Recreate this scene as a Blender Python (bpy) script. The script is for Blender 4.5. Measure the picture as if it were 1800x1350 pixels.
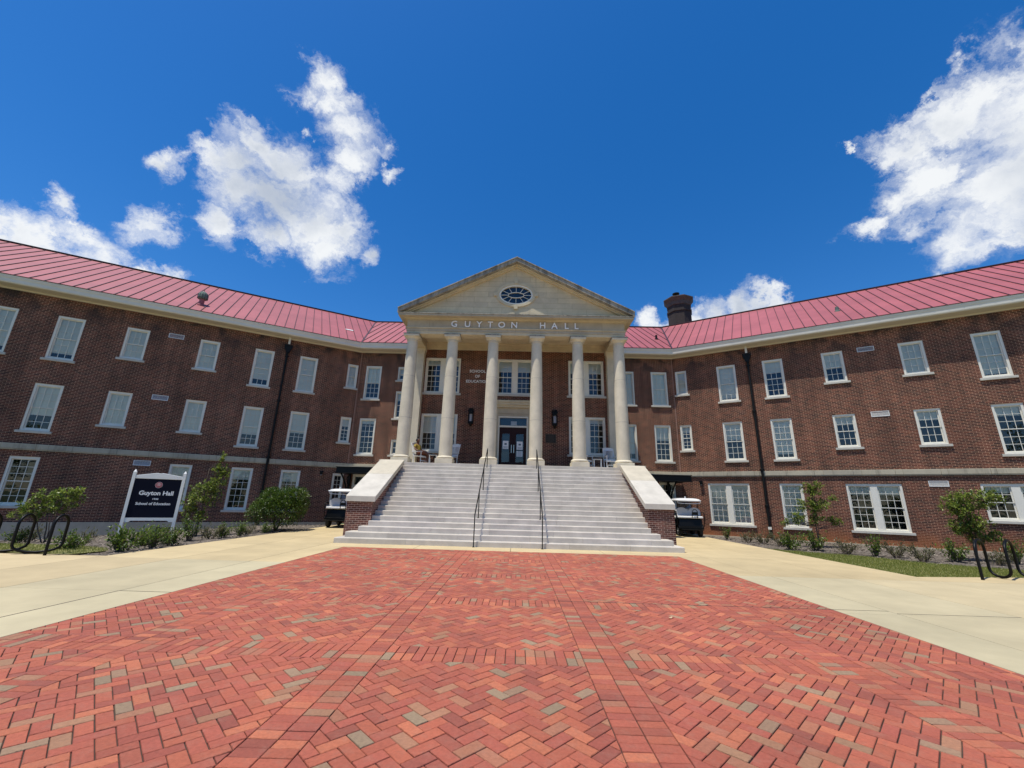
import bpy, bmesh, math, random
from math import sin, cos, pi, radians, sqrt, atan2, hypot
from mathutils import Vector, Matrix

for o in list(bpy.data.objects): bpy.data.objects.remove(o)
SC = bpy.context.scene
COL = SC.collection
rnd = random.Random(7)

# ------------------------------------------------------------------ camera
FPX, PITCH, YAW, ROLL = 728.29, .2749, -.0179, .027
CAM = Vector((.2536, 0, 1.4956))
_f = Vector((sin(YAW)*cos(PITCH), cos(YAW)*cos(PITCH), sin(PITCH)))
_r = Vector((cos(YAW), -sin(YAW), 0)); _u = _r.cross(_f)
CR = _r*cos(ROLL)+_u*sin(ROLL); CU = -_r*sin(ROLL)+_u*cos(ROLL)
cd = bpy.data.cameras.new('camera'); cam = bpy.data.objects.new('camera', cd); COL.objects.link(cam)
cd.sensor_width = 36; cd.lens = FPX/1800*36; cd.clip_start = .05; cd.clip_end = 4000
M = Matrix((CR, CU, -_f)).transposed().to_4x4(); M.translation = CAM
cam.matrix_world = M; SC.camera = cam
def raydir(px, py):                      # direction (in the world) of a place in the photograph, for laying out the clouds
    return (_f+CR*((px-900)/FPX)-CU*((py-675)/FPX)).normalized()

# ------------------------------------------------------------------ light
SUND = Vector((-.23, -.20, 1)).normalized()
sl = bpy.data.lights.new('sun', 'SUN'); sl.energy = 5.0; sl.angle = radians(.53); sl.color = (1, .95, .86)
so = bpy.data.objects.new('sun', sl); COL.objects.link(so); so.location = (-20, -20, 60)
so.rotation_euler = SUND.to_track_quat('Z', 'Y').to_euler()
SC.view_settings.view_transform = 'Standard'; SC.view_settings.look = 'None'
SC.view_settings.exposure = 0.0; SC.view_settings.gamma = 1.0

W = bpy.data.worlds.new("World"); SC.world = W; W.use_nodes = True
wt = W.node_tree; wt.nodes.clear()
def wn(t, **k):
    n = wt.nodes.new(t)
    for a, b in k.items(): setattr(n, a, b)
    return n
def wl(a, b): wt.links.new(a, b)
sky = wn('ShaderNodeTexSky', sky_type='NISHITA'); sky.sun_disc = False
sky.sun_elevation = math.asin(SUND.z); sky.sun_rotation = atan2(SUND.x, SUND.y)
sky.altitude = 0; sky.air_density = 1.0; sky.dust_density = .3; sky.ozone_density = 3.0
skyc = wn('ShaderNodeHueSaturation'); skyc.inputs['Saturation'].default_value = 1.38; skyc.inputs['Value'].default_value = 1.0
wl(sky.outputs[0], skyc.inputs['Color'])
SKYK = .138
skm = wn('ShaderNodeVectorMath', operation='SCALE'); skm.inputs[3].default_value = SKYK
tint = wn('ShaderNodeVectorMath', operation='MULTIPLY'); tint.inputs[1].default_value = (.92, .95, 1.08); wl(skyc.outputs[0], tint.inputs[0]); wl(tint.outputs[0], skm.inputs[0])
tc = wn('ShaderNodeTexCoord')
def math_(op, a, b=None, clamp=False):
    n = wn('ShaderNodeMath', operation=op); n.use_clamp = clamp
    for i, v in enumerate((a, b)):
        if v is None: continue
        if isinstance(v, (int, float)): n.inputs[i].default_value = v
        else: wl(v, n.inputs[i])
    return n.outputs[0]
# ragged cloud edges: warp the direction with noise
nz = wn('ShaderNodeTexNoise'); nz.inputs['Scale'].default_value = 6; nz.inputs['Detail'].default_value = 12; nz.inputs['Roughness'].default_value = .68
wl(tc.outputs['Generated'], nz.inputs['Vector'])
sub = wn('ShaderNodeVectorMath', operation='SUBTRACT'); wl(nz.outputs['Color'], sub.inputs[0]); sub.inputs[1].default_value = (.5, .5, .5)
scl = wn('ShaderNodeVectorMath', operation='SCALE'); wl(sub.outputs[0], scl.inputs[0]); scl.inputs[3].default_value = .17
wv = wn('ShaderNodeVectorMath', operation='ADD'); wl(tc.outputs['Generated'], wv.inputs[0]); wl(scl.outputs[0], wv.inputs[1])
BL = [(560,135,34),(545,170,30),(585,190,40),(610,235,46),(607,280,44),(590,305,36),(685,300,16),(540,238,15),(668,255,16),
 (372,262,22),(392,288,28),(432,292,44),(468,262,32),(505,295,46),(425,345,46),(485,350,70),(545,392,58),(395,395,34),(590,412,42),(642,450,20),(470,425,34),(560,435,40),(312,285,24),
 (108,353,26),(130,385,14),(275,385,34),(15,412,34),(75,435,48),(150,432,46),(212,452,42),(265,488,30),(300,500,26),
 (1728,55,17),(1700,105,26),(1772,110,60),(1800,210,130),(1665,205,60),(1590,255,52),(1550,275,30),(1503,252,8),(1640,320,88),(1740,330,120),(1570,355,32),(1550,395,20),(1615,400,38),(1700,400,66),(1790,415,54),(1900,300,220),(1800,110,60),(1735,150,55),(1790,70,34),
 (1335,527,24),(1300,548,30),(1362,532,22),(1245,556,28),(1206,568,26),(1150,566,18),(1216,545,16)]
fld = None
for (x, y, r) in BL:
    c = raydir(x, y); rr = ((raydir(x+r, y)-c).length+(raydir(x, y+r)-c).length)/2
    dn = wn('ShaderNodeVectorMath', operation='DISTANCE'); wl(wv.outputs[0], dn.inputs[0]); dn.inputs[1].default_value = c
    v = math_('DIVIDE', dn.outputs['Value'], rr*1.7); v = math_('SUBTRACT', 1.0, v)
    if fld is None: fld = v
    else:
        n = wn('ShaderNodeMath', operation='SMOOTH_MAX'); wl(fld, n.inputs[0]); wl(v, n.inputs[1]); n.inputs[2].default_value = .15; fld = n.outputs[0]
# unseen clouds added behind the viewer, for window reflections and whiter fill light
nb = wn('ShaderNodeTexNoise'); nb.inputs['Scale'].default_value = 2.6; nb.inputs['Detail'].default_value = 8; nb.inputs['Roughness'].default_value = .6
wl(tc.outputs['Generated'], nb.inputs['Vector'])
sx = wn('ShaderNodeSeparateXYZ'); wl(tc.outputs['Generated'], sx.inputs[0])
back = math_('MULTIPLY', math_('SUBTRACT', -.05, sx.outputs['Y']), 3.0, True)
bf = math_('MULTIPLY', math_('SUBTRACT', nb.outputs['Fac'], .56), 4.0); bf = math_('SUBTRACT', bf, math_('MULTIPLY', math_('SUBTRACT', 1.0, back), 3))
n2 = wn('ShaderNodeTexNoise'); n2.inputs['Scale'].default_value = 10; n2.inputs['Detail'].default_value = 12; n2.inputs['Roughness'].default_value = .60; n2.inputs['Distortion'].default_value = .35
mp2 = wn('ShaderNodeMapping'); mp2.inputs['Rotation'].default_value = (0, radians(38), 0); mp2.inputs['Scale'].default_value = (.75, 1, 1.9); wl(wv.outputs[0], mp2.inputs['Vector']); wl(mp2.outputs[0], n2.inputs['Vector'])
fm = math_('MAXIMUM', fld, bf)
dens = math_('ADD', math_('SUBTRACT', fm, .375), math_('MULTIPLY', math_('SUBTRACT', n2.outputs['Fac'], .5), 1.75))
mr = wn('ShaderNodeMapRange', interpolation_type='SMOOTHSTEP'); wl(dens, mr.inputs[0]); mr.inputs[1].default_value = -.22; mr.inputs[2].default_value = .52
n3 = wn('ShaderNodeTexNoise'); n3.inputs['Scale'].default_value = 4.2; n3.inputs['Detail'].default_value = 9; wl(tc.outputs['Generated'], n3.inputs['Vector'])
thick = wn('ShaderNodeMapRange', interpolation_type='SMOOTHSTEP'); wl(math_('ADD', math_('MULTIPLY', fm, .55), math_('MULTIPLY', math_('SUBTRACT', n3.outputs['Fac'], .5), 2.4)), thick.inputs[0]); thick.inputs[1].default_value = .22; thick.inputs[2].default_value = .95
cc = wn('ShaderNodeMix', data_type='RGBA'); wl(thick.outputs[0], cc.inputs[0]); cc.inputs[6].default_value = (.95, .97, .98, 1); cc.inputs[7].default_value = (.50, .56, .66, 1)
mx = wn('ShaderNodeMix', data_type='RGBA'); wl(math_('MULTIPLY', mr.outputs[0], .95), mx.inputs[0]); wl(skm.outputs[0], mx.inputs[6]); wl(cc.outputs[2], mx.inputs[7])
bg = wn('ShaderNodeBackground'); wl(mx.outputs[2], bg.inputs[0]); bg.inputs[1].default_value = 1.0
wo = wn('ShaderNodeOutputWorld'); wl(bg.outputs[0], wo.inputs[0])

# ------------------------------------------------------------------ materials
MAT = {}
def mat(name, col, rough=.6, metal=0, var=0, vscale=6, bump=0, bscale=60, spec=.5, col2=None, attr=None, coat=0, emit=None):
    if name in MAT: return MAT[name]
    m = bpy.data.materials.new(name); m.use_nodes = True; nt = m.node_tree; P = nt.nodes['Principled BSDF']
    P.inputs['Roughness'].default_value = rough; P.inputs['Metallic'].default_value = metal
    P.inputs['Specular IOR Level'].default_value = spec; P.inputs['Coat Weight'].default_value = coat
    P.inputs['Base Color'].default_value = (*col, 1)
    N = lambda t: nt.nodes.new(t); L = nt.links.new
    src = None
    t = N('ShaderNodeTexCoord')
    if attr:
        a = N('ShaderNodeAttribute'); a.attribute_name = attr; src = a.outputs['Color']
    if var or col2:
        n = N('ShaderNodeTexNoise'); n.inputs['Scale'].default_value = vscale; n.inputs['Detail'].default_value = 7; n.inputs['Roughness'].default_value = .65
        L(t.outputs['Object'], n.inputs['Vector'])
        c2 = col2 or tuple(c*(1-var) for c in col); c1 = tuple(min(1, c*(1+var*.5)) for c in col) if not col2 else col
        mp = N('ShaderNodeMapRange'); L(n.outputs['Fac'], mp.inputs[0]); mp.inputs[1].default_value = .3; mp.inputs[2].default_value = .7
        k = N('ShaderNodeMix'); k.data_type = 'RGBA'; L(mp.outputs[0], k.inputs[0])
        if src is None: k.inputs[6].default_value = (*c1, 1); k.inputs[7].default_value = (*c2, 1)
        else:
            k.blend_type = 'MULTIPLY'; L(src, k.inputs[6]); v = 1-var; k.inputs[7].default_value = (v, v, v, 1)
        src = k.outputs[2]
    if src is not None: L(src, P.inputs['Base Color'])
    if bump:
        n = N('ShaderNodeTexNoise'); n.inputs['Scale'].default_value = bscale; n.inputs['Detail'].default_value = 6
        L(t.outputs['Object'], n.inputs['Vector']); b = N('ShaderNodeBump'); b.inputs['Strength'].default_value = bump; b.inputs['Distance'].default_value = .02
        L(n.outputs['Fac'], b.inputs['Height']); L(b.outputs[0], P.inputs['Normal'])
    MAT[name] = m; return m

def brick_mat(name, splash=0., dark=(.038, .0085, .0055), light=(.165, .040, .020), mortar=(.61, .355, .215)):
    m = bpy.data.materials.new(name); m.use_nodes = True; nt = m.node_tree; P = nt.nodes['Principled BSDF']
    N = lambda t: nt.nodes.new(t); L = nt.links.new
    t = N('ShaderNodeTexCoord'); sp = N('ShaderNodeSeparateXYZ'); L(t.outputs['Object'], sp.inputs[0])
    sn = N('ShaderNodeSeparateXYZ'); L(t.outputs['Normal'], sn.inputs[0])
    ab = N('ShaderNodeMath'); ab.operation = 'ABSOLUTE'; L(sn.outputs['X'], ab.inputs[0])
    gt = N('ShaderNodeMath'); gt.operation = 'GREATER_THAN'; L(ab.outputs[0], gt.inputs[0]); gt.inputs[1].default_value = .6
    mu = N('ShaderNodeMix'); mu.data_type = 'FLOAT'; L(gt.outputs[0], mu.inputs[0]); L(sp.outputs['X'], mu.inputs[2]); L(sp.outputs['Y'], mu.inputs[3])
    cb = N('ShaderNodeCombineXYZ'); L(mu.outputs[0], cb.inputs[0]); L(sp.outputs['Z'], cb.inputs[1])
    b = N('ShaderNodeTexBrick'); L(cb.outputs[0], b.inputs['Vector']); b.inputs['Scale'].default_value = 1
    b.inputs['Brick Width'].default_value = .2083; b.inputs['Row Height'].default_value = .0677; b.inputs['Mortar Size'].default_value = .0068
    b.inputs['Mortar Smooth'].default_value = .25; b.inputs['Bias'].default_value = -.1
    b.inputs['Color1'].default_value = (*dark, 1); b.inputs['Color2'].default_value = (*light, 1); b.inputs['Mortar'].default_value = (*mortar, 1)
    # weather: broad patches, soot under the eaves, clay splash at the foot
    n1 = N('ShaderNodeTexNoise'); n1.inputs['Scale'].default_value = .55; n1.inputs['Detail'].default_value = 8; n1.inputs['Roughness'].default_value = .6; L(t.outputs['Object'], n1.inputs['Vector'])
    r1 = N('ShaderNodeMapRange'); L(n1.outputs['Fac'], r1.inputs[0]); r1.inputs[1].default_value = .3; r1.inputs[2].default_value = .72; r1.inputs[3].default_value = .66; r1.inputs[4].default_value = 1.25
    k = N('ShaderNodeVectorMath'); k.operation = 'SCALE'; L(b.outputs['Color'], k.inputs[0]); L(r1.outputs[0], k.inputs[3])
    mps = N('ShaderNodeMapping'); mps.inputs['Scale'].default_value = (1.6, 1.6, .16); L(t.outputs['Object'], mps.inputs['Vector']); ns = N('ShaderNodeTexNoise'); ns.inputs['Scale'].default_value = 1.6; ns.inputs['Detail'].default_value = 7; L(mps.outputs[0], ns.inputs['Vector'])
    rs = N('ShaderNodeMapRange'); L(ns.outputs['Fac'], rs.inputs[0]); rs.inputs[1].default_value = .35; rs.inputs[2].default_value = .6; rs.inputs[3].default_value = .72; rs.inputs[4].default_value = 1.06
    ks = N('ShaderNodeVectorMath'); ks.operation = 'SCALE'; L(k.outputs[0], ks.inputs[0]); L(rs.outputs[0], ks.inputs[3]); k = ks
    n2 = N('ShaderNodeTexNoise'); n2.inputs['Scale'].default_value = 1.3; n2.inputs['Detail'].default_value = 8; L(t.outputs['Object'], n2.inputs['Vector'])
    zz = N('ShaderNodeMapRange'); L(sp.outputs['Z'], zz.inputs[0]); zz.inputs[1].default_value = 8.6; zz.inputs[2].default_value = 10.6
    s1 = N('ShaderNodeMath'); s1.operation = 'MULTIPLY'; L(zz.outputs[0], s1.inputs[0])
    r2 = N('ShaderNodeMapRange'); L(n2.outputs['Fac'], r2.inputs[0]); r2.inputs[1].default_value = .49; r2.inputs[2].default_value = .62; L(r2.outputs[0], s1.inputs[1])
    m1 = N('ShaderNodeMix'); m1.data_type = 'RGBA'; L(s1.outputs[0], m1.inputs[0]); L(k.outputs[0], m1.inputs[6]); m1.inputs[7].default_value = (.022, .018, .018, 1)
    z2 = N('ShaderNodeMapRange'); L(sp.outputs['Z'], z2.inputs[0]); z2.inputs[1].default_value = .75; z2.inputs[2].default_value = .1; z2.inputs[4].default_value = splash
    s2 = N('ShaderNodeMath'); s2.operation = 'MULTIPLY'; L(z2.outputs[0], s2.inputs[0]); r3 = N('ShaderNodeMapRange'); L(n2.outputs['Fac'], r3.inputs[0]); r3.inputs[1].default_value = .25; r3.inputs[2].default_value = .6; L(r3.outputs[0], s2.inputs[1])
    m2 = N('ShaderNodeMix'); m2.data_type = 'RGBA'; L(s2.outputs[0], m2.inputs[0]); L(m1.outputs[2], m2.inputs[6]); m2.inputs[7].default_value = (.30, .10, .03, 1)
    n4 = N('ShaderNodeTexNoise'); n4.inputs['Scale'].default_value = 45; n4.inputs['Detail'].default_value = 3; L(t.outputs['Object'], n4.inputs['Vector'])
    r4 = N('ShaderNodeMapRange'); L(n4.outputs['Fac'], r4.inputs[0]); r4.inputs[3].default_value = .7; r4.inputs[4].default_value = 1.3
    k2 = N('ShaderNodeVectorMath'); k2.operation = 'SCALE'; L(m2.outputs[2], k2.inputs[0]); L(r4.outputs[0], k2.inputs[3])
    L(k2.outputs[0], P.inputs['Base Color']); P.inputs['Roughness'].default_value = .85
    bp = N('ShaderNodeBump'); bp.invert = True; bp.inputs['Strength'].default_value = .8; bp.inputs['Distance'].default_value = .006; L(b.outputs['Fac'], bp.inputs['Height']); L(bp.outputs[0], P.inputs['Normal'])
    MAT[name] = m; return m
brick_mat('brick', .0); brick_mat('brick_splashed', .75); brick_mat('brick_pier', 0, (.09, .026, .018), (.20, .062, .040), (.56, .40, .31))

def stone_mat(name, col, joints=None, stain=0.):
    """limestone, optionally with block joints (w, h)"""
    m = bpy.data.materials.new(name); m.use_nodes = True; nt = m.node_tree; P = nt.nodes['Principled BSDF']
    N = lambda t: nt.nodes.new(t); L = nt.links.new
    t = N('ShaderNodeTexCoord'); n = N('ShaderNodeTexNoise'); n.inputs['Scale'].default_value = 1.7; n.inputs['Detail'].default_value = 9; n.inputs['Roughness'].default_value = .65
    L(t.outputs['Object'], n.inputs['Vector'])
    r = N('ShaderNodeMapRange'); L(n.outputs['Fac'], r.inputs[0]); r.inputs[1].default_value = .28; r.inputs[2].default_value = .72
    k = N('ShaderNodeMix'); k.data_type = 'RGBA'; L(r.outputs[0], k.inputs[0]); k.inputs[6].default_value = (*[c*.8 for c in col], 1); k.inputs[7].default_value = (*[min(1, c*1.1) for c in col], 1)
    src = k.outputs[2]
    if stain:
        mp = N('ShaderNodeMapping'); mp.inputs['Scale'].default_value = (2.2, 2.2, .35); L(t.outputs['Object'], mp.inputs['Vector'])
        n2 = N('ShaderNodeTexNoise'); n2.inputs['Scale'].default_value = 1.5; n2.inputs['Detail'].default_value = 8; n2.inputs['Roughness'].default_value = .7; L(mp.outputs[0], n2.inputs['Vector'])
        r2 = N('ShaderNodeMapRange'); L(n2.outputs['Fac'], r2.inputs[0]); r2.inputs[1].default_value = .62-.25*stain; r2.inputs[2].default_value = .8-.2*stain; r2.inputs[4].default_value = min(.95, .35+stain*.6)
        k2 = N('ShaderNodeMix'); k2.data_type = 'RGBA'; L(r2.outputs[0], k2.inputs[0]); L(src, k2.inputs[6]); k2.inputs[7].default_value = (.055, .055, .05, 1); src = k2.outputs[2]
    if joints:
        sp = N('ShaderNodeSeparateXYZ'); L(t.outputs['Object'], sp.inputs[0]); cb = N('ShaderNodeCombineXYZ'); L(sp.outputs['X'], cb.inputs[0]); L(sp.outputs['Z'], cb.inputs[1])
        b = N('ShaderNodeTexBrick'); L(cb.outputs[0], b.inputs['Vector']); b.inputs['Scale'].default_value = 1; b.inputs['Brick Width'].default_value = joints[0]; b.inputs['Row Height'].default_value = joints[1]; b.inputs['Mortar Size'].default_value = .008
        b.inputs['Color1'].default_value = (.88, .88, .88, 1); b.inputs['Color2'].default_value = (1.05, 1.04, 1, 1); b.inputs['Mortar'].default_value = (.68, .65, .58, 1)
        k3 = N('ShaderNodeMix'); k3.data_type = 'RGBA'; k3.blend_type = 'MULTIPLY'; k3.inputs[0].default_value = 1; L(src, k3.inputs[6]); L(b.outputs['Color'], k3.inputs[7]); src = k3.outputs[2]
    L(src, P.inputs['Base Color']); P.inputs['Roughness'].default_value = .8
    nb = N('ShaderNodeTexNoise'); nb.inputs['Scale'].default_value = 50; nb.inputs['Detail'].default_value = 5; L(t.outputs['Object'], nb.inputs['Vector'])
    bp = N('ShaderNodeBump'); bp.inputs['Strength'].default_value = .25; bp.inputs['Distance'].default_value = .01; L(nb.outputs['Fac'], bp.inputs['Height']); L(bp.outputs[0], P.inputs['Normal'])
    MAT[name] = m; return m
LIME = (.66, .585, .435)
stone_mat('limestone', LIME, None, .0); stone_mat('limestone_blocks', (.62, .52, .355), (1.45, .30), .12)
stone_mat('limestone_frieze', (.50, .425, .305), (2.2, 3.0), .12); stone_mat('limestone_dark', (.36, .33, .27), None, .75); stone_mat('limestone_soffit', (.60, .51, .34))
stone_mat('belt_stone', (.47, .42, .31), (1.5, 5.), .35); stone_mat('sill_stone', (.55, .52, .44), None, .1)
stone_mat('coping_stone', (.56, .52, .44), None, .06); stone_mat('coping_old', (.52, .465, .355), None, .06)
stone_mat('foundation', (.46, .39, .28), None, .15)
mat('riser_stone', (.52, .50, .475), .75, var=.26, vscale=2.2, bump=.15, attr='col')
WHITE = mat('white_paint', (.76, .73, .62), .45, var=.06, vscale=3)
mat('white_gloss', (.80, .79, .73), .25, coat=.4); mat('gutter_white', (.70, .66, .55), .4, var=.08, vscale=1.2)
mat('soffit_paint', (.62, .57, .46), .6); mat('roof_red', (.38, .098, .100), .5, var=.16, vscale=.6, spec=.45)
mat('seam_red', (.045, .010, .014), .5); mat('cast_iron', (.009, .009, .008), .55, spec=.2); mat('black_paint', (.004, .004, .0035), .45, spec=.2)
mat('black_plastic', (.004, .004, .0035), .4, spec=.2); mat('rubber', (.02, .02, .02), .85); mat('interior', (.02, .022, .024), .9)
mat('blind', (.86, .87, .78), .8, var=.06, vscale=2); mat('louvre', (.72, .72, .66), .6); mat('louvre_frame', (.72, .72, .68), .5)
mat('door_brown', (.022, .006, .006), .5, spec=.2); mat('steel', (.6, .6, .58), .3, metal=1); mat('paper', (.78, .78, .78), .8); mat('print_ink', (.10, .16, .20), .8)
mat('bronze', (.03, .022, .015), .45, metal=.6); mat('bronze_edge', (.10, .07, .045), .5, metal=.5); mat('letter_white', (.82, .81, .78), .5)
mat('letter_metal', (.84, .84, .82), .4); mat('verdigris', (.12, .17, .14), .8, var=.3, vscale=12); mat('sealant', (.34, .20, .15), .8)
mat('sign_navy', (.003, .004, .014), .6, spec=.15); mat('seal_red', (.45, .035, .045), .5); mat('bark', (.12, .09, .065), .9, var=.3, vscale=20, bump=.4)
mat('lamp_glass', (.35, .35, .36), .3); mat('cart_white', (.85, .85, .84), .3, coat=.3); mat('seat_grey', (.55, .54, .52), .6); mat('seat_light', (.75, .74, .70), .6)
mat('skin_dark', (.16, .065, .035), .55); mat('hair_black', (.01, .008, .008), .6); mat('shirt_yellow', (.34, .24, .035), .8, var=.2, vscale=14); mat('skirt_rust', (.22, .07, .03), .85, var=.2, vscale=10)
mat('wood_white', (.80, .80, .78), .5); mat('wood_tan', (.62, .50, .36), .6)
mat('chimney_brick', (.04, .03, .026), .9, var=.4, vscale=7, bump=.5, bscale=16); mat('chimney_cap', (.11, .085, .07), .85, var=.4, vscale=4, bump=.3)
def glass_mat():
    m = bpy.data.materials.new('window_glass'); m.use_nodes = True; nt = m.node_tree; nt.nodes.clear(); N = nt.nodes.new; L = nt.links.new
    o = N('ShaderNodeOutputMaterial'); mx = N('ShaderNodeMixShader'); t = N('ShaderNodeBsdfTransparent'); g = N('ShaderNodeBsdfGlossy'); f = N('ShaderNodeFresnel')
    t.inputs[0].default_value = (.93, .96, .95, 1); g.inputs['Roughness'].default_value = .015; f.inputs['IOR'].default_value = 1.75
    tc = N('ShaderNodeTexCoord'); nn = N('ShaderNodeTexNoise'); nn.inputs['Scale'].default_value = 1.8; b = N('ShaderNodeBump'); b.inputs['Strength'].default_value = .12; b.inputs['Distance'].default_value = .05
    L(tc.outputs['Object'], nn.inputs['Vector']); L(nn.outputs['Fac'], b.inputs['Height']); L(b.outputs[0], g.inputs['Normal'])
    L(f.outputs[0], mx.inputs[0]); L(t.outputs[0], mx.inputs[1]); L(g.outputs[0], mx.inputs[2]); L(mx.outputs[0], o.inputs[0]); MAT['glass'] = m
glass_mat()
def leaf_mat(name, a, b):
    m = bpy.data.materials.new(name); m.use_nodes = True; nt = m.node_tree; P = nt.nodes['Principled BSDF']; N = nt.nodes.new; L = nt.links.new
    at = N('ShaderNodeAttribute'); at.attribute_name = 'col'; sp = N('ShaderNodeSeparateColor'); L(at.outputs['Color'], sp.inputs[0])
    k = N('ShaderNodeMix'); k.data_type = 'RGBA'; L(sp.outputs[0], k.inputs[0]); k.inputs[6].default_value = (*a, 1); k.inputs[7].default_value = (*b, 1)
    L(k.outputs[2], P.inputs['Base Color']); P.inputs['Roughness'].default_value = .38
    tr = N('ShaderNodeBsdfTranslucent'); L(k.outputs[2], tr.inputs[0]); ms = N('ShaderNodeMixShader'); ms.inputs[0].default_value = .4
    o = nt.nodes['Material Output']; L(P.outputs[0], ms.inputs[1]); L(tr.outputs[0], ms.inputs[2]); L(ms.outputs[0], o.inputs[0]); MAT[name] = m
leaf_mat('leaf_bay', (.045, .095, .014), (.34, .40, .075)); leaf_mat('leaf_shrub', (.032, .075, .010), (.19, .26, .035)); leaf_mat('leaf_dry', (.07, .08, .03), (.20, .18, .09)); leaf_mat('grass_blade', (.16, .20, .03), (.32, .33, .08))

# ------------------------------------------------------------------ mesh helpers
class MB:
    def __init__(s): s.v = []; s.f = []; s.m = []; s.mats = []; s.c = []; s.usec = False
    def mi(s, name):
        if name not in s.mats: s.mats.append(name)
        return s.mats.index(name)
    def face(s, pts, m, c=None):
        i = len(s.v); s.v += [tuple(p) for p in pts]; s.f.append(tuple(range(i, i+len(pts)))); s.m.append(s.mi(m)); s.c.append(c)
        if c: s.usec = True
    def mesh(s, V, Fs, m, c=None):
        i = len(s.v); s.v += [tuple(p) for p in V]; k = s.mi(m)
        for f in Fs: s.f.append(tuple(i+a for a in f)); s.m.append(k); s.c.append(c)
        if c: s.usec = True
    def box(s, x0, x1, y0, y1, z0, z1, m, c=None, X=None):
        V = [(x, y, z) for z in (z0, z1) for y in (y0, y1) for x in (x0, x1)]
        if X: V = [X(p) for p in V]
        s.mesh(V, [(0,2,3,1),(4,5,7,6),(0,1,5,4),(2,6,7,3),(0,4,6,2),(1,3,7,5)], m, c)
    def prism(s, poly, z0, z1, m, ax='z', c=None):
        n = len(poly)
        A = sum(poly[i][0]*poly[(i+1)%n][1]-poly[(i+1)%n][0]*poly[i][1] for i in range(n))
        if A < 0: poly = poly[::-1]
        mk = {'z': lambda a, b, h: (a, b, h), 'y': lambda a, b, h: (a, h, b), 'x': lambda a, b, h: (h, a, b)}[ax]
        V = [mk(a, b, z0) for a, b in poly]+[mk(a, b, z1) for a, b in poly]
        Fs = [tuple(range(n))[::-1], tuple(range(n, 2*n))]+[(i, (i+1) % n, n+(i+1) % n, n+i) for i in range(n)]
        if ax == 'y': Fs = [f[::-1] for f in Fs]
        s.mesh(V, Fs, m, c)
    def tube(s, pts, r, m, n=8, caps=True):
        pts = [Vector(p) for p in pts]; rs = r if isinstance(r, (list, tuple)) else [r]*len(pts)
        V = []; a = None
        for i, p in enumerate(pts):
            d = (pts[min(i+1, len(pts)-1)]-pts[max(i-1, 0)]).normalized()
            if a is None: a = d.orthogonal().normalized()
            a = (a-d*a.dot(d)).normalized(); b = d.cross(a)
            V += [p+(a*cos(2*pi*j/n)+b*sin(2*pi*j/n))*rs[i] for j in range(n)]
        Fs = [(i*n+j, i*n+(j+1) % n, (i+1)*n+(j+1) % n, (i+1)*n+j) for i in range(len(pts)-1) for j in range(n)]
        if caps: Fs += [tuple(range(n))[::-1], tuple(range((len(pts)-1)*n, len(pts)*n))]
        s.mesh(V, Fs, m)
    def lathe(s, prof, m, n=24, c=(0, 0, 0)):
        V = [(c[0]+r*cos(2*pi*j/n), c[1]+r*sin(2*pi*j/n), c[2]+z) for r, z in prof for j in range(n)]
        k = len(prof)
        Fs = [(i*n+j, i*n+(j+1) % n, (i+1)*n+(j+1) % n, (i+1)*n+j) for i in range(k-1) for j in range(n)]+[tuple(range(n))[::-1], tuple(range((k-1)*n, k*n))]
        s.mesh(V, Fs, m)
    def build(s, name, parent=None, smooth=False, loc=None, rz=0, bevel=0):
        me = bpy.data.meshes.new(name); me.from_pydata(s.v, [], s.f)
        for k in s.mats: me.materials.append(MAT[k])
        me.polygons.foreach_set('material_index', s.m)
        if s.usec:
            at = me.color_attributes.new('col', 'FLOAT_COLOR', 'CORNER'); buf = []
            for f, c in zip(s.f, s.c):
                c = c or (.5, .5, .5)
                buf += [c[0], c[1], c[2], 1.]*len(f)
            at.data.foreach_set('color', buf)
        if smooth:
            me.polygons.foreach_set('use_smooth', [True]*len(s.f))
        me.update(); o = bpy.data.objects.new(name, me); COL.objects.link(o)
        if smooth == 'auto':
            try: me.set_sharp_from_angle(angle=radians(35))
            except Exception: pass
        if bevel:
            b = o.modifiers.new('bevel', 'BEVEL'); b.width = bevel; b.segments = 2; b.limit_method = 'ANGLE'; b.angle_limit = radians(40)
        if parent: o.parent = parent
        if loc: o.location = loc
        o.rotation_euler.z = rz
        return o
def tag(o, label=None, cat=None, group=None, kind=None):
    if label: o['label'] = label; assert 4 <= len(label.split()) <= 16, label
    if cat: o['category'] = cat
    if group: o['group'] = group
    if kind: o['kind'] = kind
    return o
def thing(name, label, cat, loc=(0, 0, 0), rz=0, group=None):
    o = bpy.data.objects.new(name, None); COL.objects.link(o); o.location = loc; o.rotation_euler.z = rz; o.empty_display_size = .3
    return tag(o, label, cat, group)
def copy_tree(o, parent=None):
    c = o.copy(); COL.objects.link(c); c.parent = parent
    for ch in list(o.children): copy_tree(ch, c)
    return c
def text_mb(txt, h, depth, m, bold=0., spacing=1., italic=0., align='CENTER'):
    cu = bpy.data.curves.new('t', 'FONT'); cu.body = txt; cu.size = h/.73; cu.extrude = depth/2; cu.offset = bold; cu.space_character = spacing; cu.shear = italic; cu.align_x = align; cu.resolution_u = 4
    o = bpy.data.objects.new('t', cu); COL.objects.link(o); dg = bpy.context.evaluated_depsgraph_get(); me = bpy.data.meshes.new_from_object(o.evaluated_get(dg))
    V = [tuple(v.co) for v in me.vertices]; Fs = [tuple(p.vertices) for p in me.polygons]
    bpy.data.objects.remove(o); bpy.data.curves.remove(cu); bpy.data.meshes.remove(me)
    return V, Fs
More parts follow.
